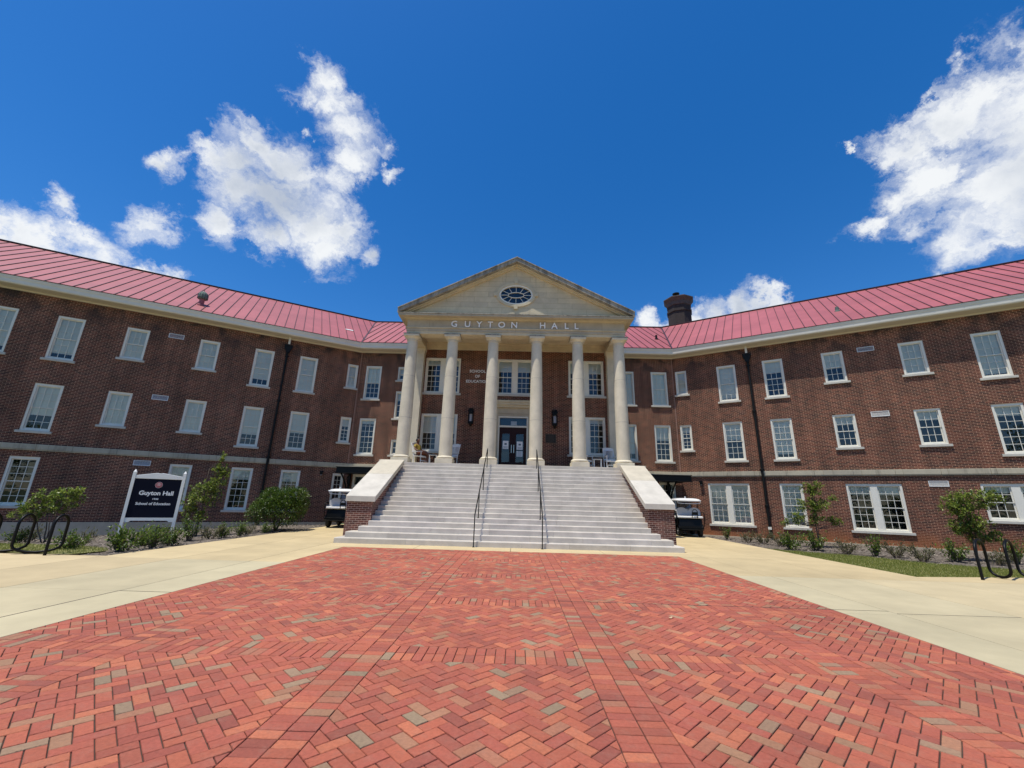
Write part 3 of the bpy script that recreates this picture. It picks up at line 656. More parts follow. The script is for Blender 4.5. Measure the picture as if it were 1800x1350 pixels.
# eaves: gutter + soffit along left, centre, right
def line3(o, z):
    e = [wing_pt(-1, LEN, o), miter(-1, o), miter(1, o), wing_pt(1, LEN, o)]
    return [(p[0], p[1], z) for p in e]
def strip(mb, A, B, m, rev=False):
    for i in range(len(A)-1):
        q = [A[i], A[i+1], B[i+1], B[i]]; mb.face(q[::-1] if rev else q, m)
gt = MB(); prof = [(.56, 10.46), (.64, 10.475), (.665, 10.52), (.675, 10.66), (.70, 10.72), (.715, 10.80), (.715, 10.845), (.68, 10.845)]
for (a, b), (c, d) in zip(prof, prof[1:]): strip(gt, line3(a, b), line3(c, d), 'gutter_white')
gt.build('gutter', HALL, smooth='auto')
sf = MB(); strip(sf, line3(.07, 10.46), line3(.565, 10.46), 'soffit_paint'); strip(sf, line3(.06, 10.39), line3(.07, 10.46), 'soffit_paint'); strip(sf, line3(0, 10.39), line3(.06, 10.39), 'soffit_paint'); sf.build('soffit', HALL)

# roof panels with standing seams
def roofz(o): return EAVE_Z+SLOPE*(EAVE_O-o)
rf = MB(); A = line3(EAVE_O+.03, roofz(EAVE_O+.03)); B = line3(-RD, roofz(-RD))
strip(rf, A, B, 'roof_red')
Bk = line3(-2*RD-EAVE_O, roofz(EAVE_O)); strip(rf, B, Bk, 'roof_red')
rf.mesh([A[0], B[0], Bk[0]], [(0, 1, 2)], 'roof_red'); rf.mesh([A[3], B[3], Bk[3]], [(2, 1, 0)], 'roof_red')
ROOF = rf.build('roof', HALL)
sm = MB(); H_ = .035; Wd = .014
def seam(p, q, up=Vector((0, 0, 1)), w=Wd, h=H_):
    p, q = Vector(p), Vector(q); d = (q-p).normalized(); s_ = d.cross(up).normalized()*w; n_ = s_.cross(d).normalized()*h
    V = [p-s_, p+s_, p+s_+n_, p-s_+n_, q-s_, q+s_, q+s_+n_, q-s_+n_]
    sm.mesh(V, [(0, 1, 5, 4), (1, 2, 6, 5), (2, 3, 7, 6), (3, 0, 4, 7), (0, 3, 2, 1), (4, 5, 6, 7)], 'seam_red')
SPC = .5
for side in (-1, 1):
    a = AL if side < 0 else AR; k = tan_ = math.tan(a/2)
    t = .15
    t = -RD*k
    t = math.ceil(t/SPC)*SPC
    while t < LEN:
        # wing line: at offset o (outward) the valley is at t = -o... : t_valley(o) = -o*tan(a/2)*-1
        o1 = EAVE_O+.03
        tv = lambda o: o*k          # valley position along the wing at outward offset o
        o2 = -RD
        if t < tv(o1):
            o1 = t/k
        if o1 > o2+.05:
            p = wing_pt(side, t, o1); q = wing_pt(side, t, o2); seam((*p, roofz(o1)), (*q, roofz(o2)))
        t += SPC
    x = .25
    while x < XW+3:
        X = side*x; o2 = -RD; o1 = EAVE_O+.03
        # valley on the centre side: |x| = XW - o*k
        lim = XW-o1*k
        if x > lim: o1 = (XW-x)/k
        if o1 > o2+.05: seam((X, YW-o1, roofz(o1)), (X, YW-o2, roofz(o2)))
        x += SPC
    seam((*miter(side, EAVE_O), roofz(EAVE_O)+.004), (*miter(side, -RD), roofz(-RD)+.004), w=.05, h=.02)
Bz = line3(-RD, roofz(-RD)+.01)
for i in range(3): seam(Bz[i], Bz[i+1], w=.09, h=.05)
Ez = line3(EAVE_O+.015, roofz(EAVE_O+.015)+.004)
for i in range(3): seam(Ez[i], Ez[i+1], w=.02, h=.02)
sm.build('roof_seams', ROOF)
# small things on the roof
def roof_pipe(x, y, z, h, r, m, cap=False):
    mb = MB(); mb.lathe([(r*1.9, -.1), (r*1.7, .06), (r, .10), (r, h), (r*.7, h)], m, 14, (x, y, z)); p = mb.build('roof_pipe', HALL, smooth='auto')
    return p
mb = MB(); x, y, z = -17.75, 21.05, 11.60
mb.lathe([(.26, -.15), (.25, .05), (.17, .12), (.17, .62)], 'roof_red', 16, (x, y, z)); vn = mb.build('roof_vent', HALL, smooth='auto')
mb = MB(); mb.lathe([(.15, .5), (.30, .55), (.34, .68), (.33, .86), (.28, 1.02), (.14, 1.14), (.06, 1.18)], 'verdigris', 12, (x, y, z)); mb.tube([(x, y, z+1.15), (x, y, z+1.35)], .02, 'verdigris', 6)
mb.v = mb.v
for k in range(12): a = k*pi/6; mb.box(x+.33*cos(a)-.012, x+.33*cos(a)+.012, y+.33*sin(a)-.012, y+.33*sin(a)+.012, z+.56, z+.9, 'seam_red')
cw_ = mb.build('vent_cowl', vn)
for q_ in (vn, cw_):
    for v_ in q_.data.vertices: v_.co = Vector((x, y, z))+(v_.co-Vector((x, y, z)))*.74
roof_pipe(18.3, 21.8, 12.33, .30, .09, 'verdigris'); roof_pipe(9.62, 26.68, 12.42, .32, .07, 'black_paint')
mb = MB(); mb.box(-.25, .25, -.1, .1, 0, .03, 'louvre_frame'); mb.build('roof_plate', HALL, loc=(-11.35, 25.95, 12.36), rz=AL).rotation_euler.x = math.atan(SLOPE)
# chimney behind the ridge
cz = MB(); cx, cy = 13.98, 33.
def octo(r, k=8): return [(r*cos(pi/8+2*pi*j/k), r*sin(pi/8+2*pi*j/k)) for j in range(k)]
cz.lathe([(1.0, -6), (1.0, 1.15), (1.07, 1.17), (1.07, 1.32), (1.0, 1.34), (1.0, 1.75)], 'chimney_brick', 8, (cx, cy, 16.2)); CH = cz.build('chimney', HALL)
c2 = MB(); c2.lathe([(1.0, 1.75), (1.05, 1.78), (1.07, 2.1), (1.14, 2.2), (1.28, 2.38), (1.28, 2.46), (.9, 2.62), (.5, 2.66)], 'chimney_cap', 8, (cx, cy, 16.2)); c2.build('chimney_cap', CH)
c3 = MB(); c3.lathe([(.2, 2.6), (.17, 2.95), (.3, 3.1), (.3, 3.16), (.1, 3.16)], 'cast_iron', 12, (cx-.15, cy, 16.2)); c3.build('flue', CH)

# downpipes with hopper heads
for side, zb in ((-1, -.15), (1, .12)):
    fr = 'L' if side < 0 else 'R'; (ox, oy), ph = FR[fr]; X = side*4.12
    mb = MB(); mb.tube([(X, -.13, zb), (X, -.13, 10.05)], .062, 'cast_iron', 12)
    for z in (1.6, 3.45, 6.65, 9.3): mb.lathe([(.064, -.05), (.085, -.04), (.085, .05), (.064, .06)], 'cast_iron', 12, (X, -.13, z)); mb.box(X-.11, X+.11, -.16, 0, z-.015, z+.015, 'cast_iron')
    dp = mb.build('downpipe', HALL, loc=(ox, oy, 0), rz=ph, smooth='auto')
    mb = MB(); mb.prism([(-.20, 9.98), (.20, 9.98), (.20, 9.84), (.12, 9.66), (.07, 9.52), (-.07, 9.52), (-.12, 9.66), (-.20, 9.84)], -.24, -.02, 'cast_iron', 'y'); mb.v = [(v[0]+X, v[1], v[2]) for v in mb.v]
    mb.box(X-.22, X+.22, -.26, 0, 9.95, 10.0, 'cast_iron'); mb.build('hopper_head', dp)
    mb = MB(); mb.box(X-.055, X+.055, -.2, -.06, 10.05, 10.52, 'gutter_white'); mb.build('outlet', dp)
    if side > 0: mb = MB(); mb.box(X-.08, X+.08, -.2, -.05, .42, .55, 'white_paint'); mb.build('pipe_collar', dp)
# little wall lamps under the belt course
for fr, X, z in (('L', -1.34, 2.86), ('R', 1.05, 2.86)):
    (ox, oy), ph = FR[fr]; mb = MB(); mb.box(X-.09, X+.09, -.2, 0, z-.08, z, 'black_paint'); mb.box(X-.07, X+.07, -.17, 0, z-.2, z-.08, 'cast_iron'); l = mb.build('wall_lamp', HALL, loc=(ox, oy, 0), rz=ph)
    mb = MB(); mb.box(X-.05, X+.05, -.15, -.03, z-.225, z-.2, 'lamp_glass'); mb.build('lens', l)

# canopies over the side doors
for s in (-1, 1):
    mb = MB(); xa, xb = sorted((s*6.2, s*9.80)); mb.box(xa, xb, 23.35, YW-.1, 2.78, 3.06, 'black_paint'); mb.box(xa-.03, xb+.03, 23.30, YW-.1, 3.06, 3.10, 'black_paint'); mb.box(xa-.03, xb+.03, 23.30, YW-.1, 2.76, 2.80, 'black_paint')
    c = mb.build('door_canopy', HALL)
    mb = MB(); mb.box(xa, xb, 23.33, YW-.1, 3.101, 3.135, 'belt_stone'); mb.build('canopy_flashing', c)
    for X in (s*9.05 if s > 0 else s*9.3-.3, s*7.0):
        mb = MB(); X = max(-9.62, min(9.62, X)); mb.box(X-.05, X+.05, YW-.16, YW-.02, 1.55, 2.77, 'black_paint')
        mb.tube([(X, YW-.1, 1.6), (X, YW-.30, 1.82), (X, YW-.62, 2.2), (X, YW-1.15, 2.62), (X, YW-1.35, 2.74)], .045, 'black_paint', 6); mb.tube([(X, YW-.1, 2.1), (X, YW-.35, 2.28), (X, YW-.45, 2.5), (X, YW-.3, 2.66)], .03, 'black_paint', 6); mb.build('bracket', c)
# left side door, right door leaf
x0, x1, z0, z1 = LDOOR; mb = MB()
for a, b, c_, d in ((x0, x0+.12, 0, z1), (x1-.12, x1, 0, z1), (x0+.12, x1-.12, z1-.14, z1), (x0+.12, x1-.12, 2.1, 2.18)): mb.box(a, b, .03, .2, c_, d, 'white_paint')
for a, b, c_, d in ((x0+.12, x0+.22, 0, 2.1), (x1-.22, x1-.12, 0, 2.1), (x0+.22, x1-.22, 0, .25), (x0+.22, x1-.22, 2.0, 2.1)): mb.box(a, b, .09, .13, c_, d, 'white_paint')
sd = mb.build('side_door', HALL, loc=(0, YW, 0)); mb = MB(); mb.face([(x0+.12, .11, .2), (x1-.12, .11, .2), (x1-.12, .11, z1-.1), (x0+.12, .11, z1-.1)], 'glass'); mb.build('pane', sd); mb = MB(); mb.box(x0, x1, .35, .9, 0, z1, 'interior'); mb.build('room', sd)

# ------------------------------------------------------------------ portico
YC = YF+.41; CX = [-5.248, -3.178, -1.108, 1.108, 3.178, 5.248]
pf = MB()
pf.box(-5.95, 5.95, YF+.012, YB+.3, -.2, ZL-.004, 'brick_pier'); PORCH = tag(pf.build('porch_floor', HALL))
pf = MB(); pf.box(-6.0, 6.0, YF+.006, YB, ZL-.1, ZL, 'coping_old'); pf.build('porch_paving', HALL)
def column(x):
    mb = MB(); zt = 9.47
    n = 40; pr = []
    H0, H1 = ZL+.345, 9.20
    for k in range(19):
        u = k/18; r = .312-(.052*(max(0, u-.3)/.7)**1.35); pr.append((r, H0+(H1-H0)*u))
    mb.lathe([(.345, H0-.012)]+[(.335, H0+.01)]+pr, 'limestone', n, (x, YC, 0))
    o = mb.build('column', HALL, smooth='auto')
    b = MB(); b.box(x-.405, x+.405, YC-.405, YC+.405, ZL-.003, ZL+.215, 'limestone'); b.build('plinth', o, bevel=.012)
    b = MB(); b.lathe([(.36, .215), (.398, .235), (.412, .27), (.40, .305), (.365, .325), (.345, .34)], 'limestone', n, (x, YC, ZL)); b.build('base_moulding', o, smooth=True)
    b = MB(); b.lathe([(.262, 9.20), (.285, 9.205), (.285, 9.225), (.264, 9.235), (.264, 9.30), (.285, 9.305), (.29, 9.32), (.325, 9.345), (.362, 9.385), (.37, 9.41)], 'limestone', n, (x, YC, 0)); b.box(x-.385, x+.385, YC-.385, YC+.385, 9.41, 9.50, 'limestone'); b.box(x-.40, x+.40, YC-.40, YC+.40, 9.50, 9.554, 'limestone_dark'); b.build('capital', o, smooth='auto')
    for z in (ZL+2.15, ZL+4.25):
        u = (z-H0)/(H1-H0); r = .312-(.052*(max(0, u-.3)/.7)**1.35); j = MB(); j.lathe([(r-.01, z-.006), (r+.0015, z-.005), (r+.0015, z+.005), (r-.01, z+.006)], 'limestone_dark', n, (x, YC, 0)); j.build('drum_joint', o)
for x in CX: column(x)
for s in (-1, 1):
    mb = MB(); X = s*5.30; mb.box(X-.27, X+.27, 21.55, YB+.02, ZL+.25, 9.22, 'limestone'); p = mb.build('pilaster', HALL, bevel=.006)
    b = MB(); b.box(X-.29, X+.29, 21.53, YB, ZL, ZL+.25, 'limestone'); b.build('pilaster_base', p)
    b = MB(); b.box(X-.285, X+.285, 21.535, YB, 9.22, 9.28, 'limestone'); b.box(X-.30, X+.30, 21.52, YB, 9.28, 9.40, 'limestone'); b.box(X-.335, X+.335, 21.485, YB, 9.40, 9.554, 'limestone'); b.build('pilaster_capital', p, bevel=.012)
# entablature: front beam and the two side returns
YE = 19.52; XE = 5.53; YK = 24.3
def ring(mb, z0, z1, o, m):
    mb.box(-XE-o, XE+o, YE-o, YE+.56, z0, z1, m)
    for s in (-1, 1):
        a, b = sorted((s*(XE+o), s*(XE-.56))); mb.box(a, b, YE+.56, YK, z0, z1, m)
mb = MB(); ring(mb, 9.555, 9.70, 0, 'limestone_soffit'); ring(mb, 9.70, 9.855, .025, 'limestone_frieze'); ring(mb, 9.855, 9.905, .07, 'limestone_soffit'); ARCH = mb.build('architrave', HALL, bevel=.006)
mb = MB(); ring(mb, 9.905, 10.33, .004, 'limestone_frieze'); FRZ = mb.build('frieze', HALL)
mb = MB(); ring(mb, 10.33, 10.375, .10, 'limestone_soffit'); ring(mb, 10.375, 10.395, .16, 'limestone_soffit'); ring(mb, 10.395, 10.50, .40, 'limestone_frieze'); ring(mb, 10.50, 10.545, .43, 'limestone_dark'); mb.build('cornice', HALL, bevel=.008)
mb = MB(); mb.box(-XE+.56, XE-.56, YE+.56, YB, 9.97, 10.05, 'limestone_soffit'); mb.build('porch_ceiling', HALL)
mb = MB(); mb.box(-5.03, 5.03, YB-.10, YB+.05, 9.58, 9.97, 'limestone_soffit'); mb.box(-5.03, 5.03, YB-.16, YB-.1, 9.88, 9.97, 'limestone_soffit'); mb.build('wall_band', HALL, bevel=.006)
# pediment
GZ, GX, GY = 13.82, 5.98, YE-.43
sl_ = (GZ-10.80)/GX
zt_ = lambda x: GZ-sl_*abs(x)
mb = MB(); th = .02
hole = [(-.01+.90*cos(2*pi*k/40), 11.84+.585*sin(2*pi*k/40)) for k in range(40)]
# tympanum as a fan of quads between the oval opening and the triangle
tri = [(-XE, 10.52), (XE, 10.52), (0, 10.52+(13.6-10.52))]
def tri_hit(a):
    d = Vector((cos(a), sin(a))); c = Vector((-.01, 11.84)); best = 1e9
    T = [Vector((-5.75, 10.5)), Vector((5.75, 10.5)), Vector((0, 13.55))]
    for i in range(3):
        p, q = T[i], T[(i+1) % 3]; e = q-p; den = d.x*e.y-d.y*e.x
        if abs(den) < 1e-9: continue
        w = p-c; t = (w.x*e.y-w.y*e.x)/den; u = (w.x*d.y-w.y*d.x)/den
        if t > 0 and -1e-6 <= u <= 1+1e-6: best = min(best, t)
    return c+d*best
angs = sorted([2*pi*k/80 for k in range(80)]+[atan2(10.5-11.84, 5.76) % (2*pi), atan2(10.5-11.84, -5.74) % (2*pi), pi/2])
for i in range(len(angs)):
    a, b = angs[i], angs[(i+1) % len(angs)]
    pa, pb = tri_hit(a), tri_hit(b)
    def el(t):
        # point of the oval along direction t
        c, s = cos(t), sin(t); r = 1/sqrt((c/.90)**2+(s/.585)**2); return (-.01+r*c, 11.84+r*s)
    ea, eb = el(a), el(b)
    mb.face([(ea[0], YE+.03, ea[1]), (eb[0], YE+.03, eb[1]), (pb.x, YE+.03, pb.y), (pa.x, YE+.03, pa.y)][::-1], 'limestone_blocks')
PED = mb.build('pediment', HALL)
mb = MB()
for s in (-1, 1):
    for z0, z1, y0, m in ((-.06, 0, GY-.04, 'limestone_dark'), (-.27, -.06, GY, 'limestone_dark'), (-.335, -.27, YE-.22, 'limestone_soffit'), (-.40, -.335, YE-.12, 'limestone_soffit')):
        xe2 = GX if z0 > -.28 else 5.75
        A_ = [(0, zt_(0)+z1), (0, zt_(0)+z0), (s*xe2, zt_(xe2)+z0), (s*xe2, zt_(xe2)+z1)]
        mb.prism(A_, y0, YE+.3, m, 'y')
mb.build('raking_cornice', PED, bevel=.006)
mb = MB()   # gable roof running back into the main roof
for s in (-1, 1):
    P = [(s*(GX+.02), YE+.25, zt_(GX)+.01), (0, YE+.25, GZ+.01), (0, 29.3, GZ+.01), (s*(GX+.02), 25.2, zt_(GX)+.01)]; mb.face(P if s < 0 else P[::-1], 'roof_red')
    P = [(s*(GX-.05), YE+.3, 10.54), (s*(GX-.05), YE+.3, zt_(GX)), (s*(GX-.05), 25.0, zt_(GX)), (s*(GX-.05), 25.0, 10.54)]; mb.face(P, 'limestone_dark')
mb.build('portico_roof', HALL)
# oval window
def ellring(mb, a1, b1, a0, b0, y0, y1, m, n=48, c=(-.01, 11.84)):
    for k in range(n):
        t, u = 2*pi*k/n, 2*pi*(k+1)/n; P = lambda a, b, t, y: (c[0]+a*cos(t), y, c[1]+b*sin(t))
        mb.face([P(a0, b0, t, y0), P(a0, b0, u, y0), P(a1, b1, u, y0), P(a1, b1, t, y0)][::-1], m)
        mb.face([P(a1, b1, t, y0), P(a1, b1, u, y0), P(a1, b1, u, y1), P(a1, b1, t, y1)][::-1], m); mb.face([P(a0, b0, t, y0), P(a0, b0, u, y0), P(a0, b0, u, y1), P(a0, b0, t, y1)], m)
mb = MB(); ellring(mb, 1.03, .70, .88, .565, YE-.03, YE+.1, 'limestone_soffit')
for dx, dz, w, h in ((0, .76, .10, .13), (0, -.72, .10, .11), (1.05, 0, .10, .10), (-1.05, 0, .10, .10)): mb.box(-.01+dx-w, -.01+dx+w, YE-.055, YE+.1, 11.84+dz-h, 11.84+dz+h, 'limestone_soffit')
mb.build('oval_surround', PED, bevel=.004)
mb = MB(); ellring(mb, .885, .57, .80, .49, YE+.0, YE+.14, 'white_paint'); ellring(mb, .425, .165, .40, .14, YE+.03, YE+.1, 'white_paint')
for k in range(12):
    t = 2*pi*k/12+.0; a = (-.01+.41*cos(t), 11.84+.15*sin(t)); b = (-.01+.83*cos(t), 11.84+.52*sin(t)); mb.tube([(a[0], YE+.06, a[1]), (b[0], YE+.06, b[1])], .016, 'white_paint', 4)
ov = mb.build('oval_window', PED); mb = MB(); mb.lathe([(0.001, 0), (.82, 0)], 'glass', 40); mb.f = [f[::-1] for f in mb.f[:40]]; mb.m = mb.m[:40]; mb.c = mb.c[:40]
mb.v = [(-.01+v[0], YE+.09, 11.84+v[1]*.62) for v in mb.v]; mb.build('pane', ov)
mb = MB(); mb.box(-1.1, 1.1, YE+.2, YE+.9, 11.1, 12.6, 'interior'); mb.build('room', ov)
# lettering on the frieze
W1 = "GUYTON"; xs1 = [-3.12, -2.44, -1.84, -1.28, -.70, -.06]; xs2 = [1.38, 1.98, 2.60, 3.10]
for ch_, x in list(zip(W1, xs1))+list(zip("HALL", xs2)): lt = MB(); put_text(lt, ch_, .335, x*1.0, YE-.06, 9.945, .05, 'letter_metal', bold=.006); lt.build('letter', FRZ)
# door case
mb = MB(); dz = 6.35
mb.box(-1.02, 1.0, YB-.03, YB+.3, ZL, 6.33, 'limestone_frieze'); 
# cut: build as jambs and head instead of a slab
mb = MB(); mb.box(-1.02, -.82, YB-.06, YB+.2, ZL, 6.33, 'limestone_frieze'); mb.box(.78, .98, YB-.06, YB+.2, ZL, 6.33, 'limestone_frieze'); mb.box(-.82, .78, YB-.03, YB+.2, 5.865, 6.33, 'limestone_frieze'); mb.box(-.82, .78, YB-.05, YB, 6.0, 6.04, 'limestone_frieze')
dc = mb.build('door_case', HALL, bevel=.006)
mb = MB(); mb.box(-1.10, 1.06, YB-.16, YB, 6.33, 6.45, 'limestone_soffit'); mb.box(-1.16, 1.12, YB-.24, YB, 6.45, 6.58, 'limestone_soffit'); mb.box(-1.2, 1.16, YB-.28, YB, 6.58, 6.70, 'limestone_soffit'); mb.build('door_hood', dc, bevel=.01)
x0, x1 = -.82, .78; mb = MB()
for a, b, c_, d in ((x0, x0+.075, ZL, 5.86), (x1-.075, x1, ZL, 5.86), (x0+.075, x1-.075, 5.79, 5.86), (x0+.075, x1-.075, 5.27, 5.36)): mb.box(a, b, YB-.02, YB+.15, c_, d, 'gutter_white')
df = mb.build('door_frame', HALL); mb = MB(); mb.face([(x0+.07, YB+.08, 5.35), (x1-.07, YB+.08, 5.35), (x1-.07, YB+.08, 5.8), (x0+.07, YB+.08, 5.8)], 'glass'); mb.build('pane', df)
mb = MB(); mb.box(-.14, .18, YB+.1, YB+.11, 5.40, 5.62, 'louvre_frame'); mb.build('transom_notice', df)
mb = MB(); mb.box(x0, x1, YB+.3, YB+1.2, ZL, 5.86, 'interior'); mb.build('room', df)
xm = (x0+x1)/2
for s in (-1, 1):
    a, b = (x0+.078, xm-.004) if s < 0 else (xm+.004, x1-.078); gx0, gx1 = (a+.15, b-.17) if s < 0 else (a+.17, b-.15); mb = MB()
    for p, q, c_, d in ((a, gx0, ZL+.01, 5.265), (gx1, b, ZL+.01, 5.265), (gx0, gx1, ZL+.01, 3.44), (gx0, gx1, 4.93, 5.265)): mb.box(p, q, YB+.06, YB+.10, c_, d, 'door_brown')
    o = mb.build('front_door', HALL)
    mb = MB(); mb.face([(gx0-.01, YB+.08, 3.4), (gx1+.01, YB+.08, 3.4), (gx1+.01, YB+.08, 4.95), (gx0-.01, YB+.08, 4.95)], 'glass'); mb.build('pane', o)
    mb = MB(); hx = b-.06 if s < 0 else a+.06; mb.tube([(hx, YB+.02, 3.92), (hx, YB+.02, 4.34)], .022, 'steel', 8); mb.tube([(hx, YB+.02, 3.96), (hx, YB+.07, 3.96)], .014, 'steel', 6); mb.tube([(hx, YB+.02, 4.30), (hx, YB+.07, 4.30)], .014, 'steel', 6); mb.build('door_pull', o)
    for (z0, z1, w) in (((4.12, 4.55, .15),) if s < 0 else ((4.10, 4.53, .155), (3.74, 4.02, .155))):
        c_ = (gx0+gx1)/2; mb = MB(); mb.box(c_-w, c_+w, YB+.052, YB+.056, z0, z1, 'paper')
        if z1-z0 > .4: mb.box(c_-.06, c_+.06, YB+.049, YB+.0515, z0+.22, z0+.31, 'print_ink'); n = 3
        else: n = 6
        for k in range(n): zz = z0+.04+k*.04; mb.box(c_-w*.75, c_+w*.75, YB+.049, YB+.0515, zz, zz+.014, 'print_ink')
        mb.build('notice', o)
# lanterns
for X in (-2.285, 2.19):
    mb = MB(); mb.box(X-.15, X+.15, YB-.34, YB-.0, 6.02, 6.10, 'black_paint'); mb.box(X-.11, X+.11, YB-.30, YB-.04, 5.90, 6.02, 'black_paint'); mb.lathe([(.13, 0), (.13, .12), (.10, .14)], 'black_paint', 12, (X, YB-.17, 6.08))
    mb.box(X-.12, X+.12, YB-.30, YB-.04, 5.40, 5.50, 'black_paint'); mb.lathe([(.02, -.16), (.06, -.1), (.11, 0)], 'black_paint', 10, (X, YB-.17, 5.40)); mb.box(X-.05, X+.05, YB-.04, YB, 5.3, 6.2, 'black_paint')
    for dx in (-.115, .115):
        for dy in (-.29, -.05): mb.box(X+dx-.015, X+dx+.015, YB+dy-.015, YB+dy+.015, 5.5, 5.9, 'black_paint')
    l = mb.build('wall_lantern', HALL); mb = MB(); mb.lathe([(.08, 5.5), (.08, 5.9)], 'lamp_glass', 12, (X, YB-.17, 0)); mb.build('lamp_glass', l, smooth='auto')
mb = MB(); mb.box(1.70, 2.28, YB-.03, YB, 4.47, 4.95, 'bronze_edge'); pl = mb.build('wall_plaque', HALL); mb = MB(); mb.box(1.735, 2.245, YB-.036, YB-.03, 4.505, 4.915, 'bronze')
for k in range(7): w = (.14, .2, .17, .2, .12, .19, .15)[k]; mb.box(1.99-w, 1.99+w, YB-.038, YB-.0362, 4.55+k*.05, 4.562+k*.05, 'bronze_edge')
mb.build('plaque_face', pl)
for s_, z, w in (("SCHOOL", 8.285, .89), ("OF", 7.995, .27), ("EDUCATION", 7.70, 1.22)): mb = MB(); put_text(mb, s_, .155, -2.055, YB-.03, z, .03, 'letter_white', width=w, bold=.003); mb.build('wall_lettering', HALL)

# ------------------------------------------------------------------ front stairs
YS, TR, RS = 14.607, .2812, .17205
ST = thing('front_stairs', 'broad flight of pale grey stone steps between brick cheek walls', 'stairs', (0, 0, 0))
for k in range(1, 19):
    mb = MB(); hw = {1: 5.80, 2: 5.56, 3: 5.23}.get(k, 5.0); y0 = YS+(k-1)*TR; y1 = y0+TR+.08 if k < 18 else YF+.3
    if k <= 3: y1 = 15.62 if k < 3 else 15.75
    hw2 = hw if k != 18 else 5.02
    x = -hw2; seg = rnd.uniform(1.2, 2.6)
    while x < hw2-.01:
        w = min(seg, hw2-x); 
        if hw2-x-w < .5: w = hw2-x
        v = rnd.uniform(.93, 1.04); c = (.60*v, .545*v, .465*v*rnd.uniform(.98, 1.02)); zt = k*RS
        # one block: riser face, small rounded nosing, tread
        P = [(y0, (k-1)*RS-.02), (y0, zt-.022), (y0+.004, zt-.010), (y0+.012, zt-.002), (y0+.024, zt), (y1, zt), (y1, (k-1)*RS-.02)]
        n = len(P); V = [(x+.0025, a, b) for a, b in P]+[(x+w-.0025, a, b) for a, b in P]
        mb.mesh(V, [tuple(range(n)), tuple(range(n, 2*n))[::-1]]+[(i, n+i, n+(i+1) % n, (i+1) % n) for i in range(n)], 'riser_stone', c)
        x += w; seg = rnd.uniform(1.3, 2.8)
    mb.build('step', ST)
mb = MB(); mb.box(-4.9, 4.9, YS+.3, YF+.2, 0, .1, 'joint_dark'); mb.prism([(YS+.02, 0), (YF, 17*RS), (YF+.3, 17*RS), (YF+.3, 0)], -4.99, 4.99, 'joint_dark', 'x'); mb.build('stair_core', ST)
for s in (-1, 1):
    CS = (3.15-1.53)/(18.9-15.52)
    xa, xb = sorted((s*4.98, s*5.91)); mb = MB(); mb.prism([(15.6, -.05), (19.6, -.05), (19.6, 3.0), (18.9, 2.96), (15.6, 1.345+CS*.05)], xa, xb, 'brick_pier', 'x'); cw = mb.build('cheek_wall', ST)
    xa, xb = sorted((s*4.86, s*5.94)); ym = 17.42
    for y0, y1, m in ((15.52, ym-.003, 'coping_stone'), (ym+.003, 18.92, 'coping_old')):
        z = lambda y: 1.53+CS*(y-15.52)
        mb = MB(); mb.prism([(y0, z(y0)-.20), (y1, z(y1)-.20), (y1, z(y1)), (y0, z(y0))], xa, xb, m, 'x'); mb.build('coping', cw, bevel=.012)
    xa, xb = sorted((s*5.02, s*6.02)); mb = MB(); mb.box(xa, xb, 18.93, YF+.02, 2.93, 3.155, 'coping_old'); mb.build('landing_block', cw, bevel=.01)
for s, lab in ((-1, 'black metal handrail on the steps, the one left of the front door'), (1, 'black metal handrail on the steps, the one right of the front door')):
    X = s*1.13; root = thing('handrail', lab, 'handrail', (X, YS-.09, 0), group='black handrails on the front steps')
    top = lambda y: .93+(y-YS)*RS/TR
    y0 = -.0; mb = MB(); L_ = 19.05-YS+.09
    P = [(0, 0, 1.0), (0, .02, 1.03), (0, L_, 3.72)]; mb.tube(P, .021, 'black_paint', 8); mb.build('rail', root, smooth='auto')
    for k in (0, 5, 11, 17):
        yy = 0 if k == 0 else (k-1)*TR+.09+.13; zb = k*RS; zt = 1.02+(3.72-1.03)*max(0, yy-.02)/L_
        mb = MB(); mb.box(-.016, .016, yy-.016, yy+.016, zb, zt, 'black_paint'); mb.lathe([(.04, 0), (.04, .012), (.022, .02)], 'black_paint', 10, (0, yy, zb)); mb.build('post', root)

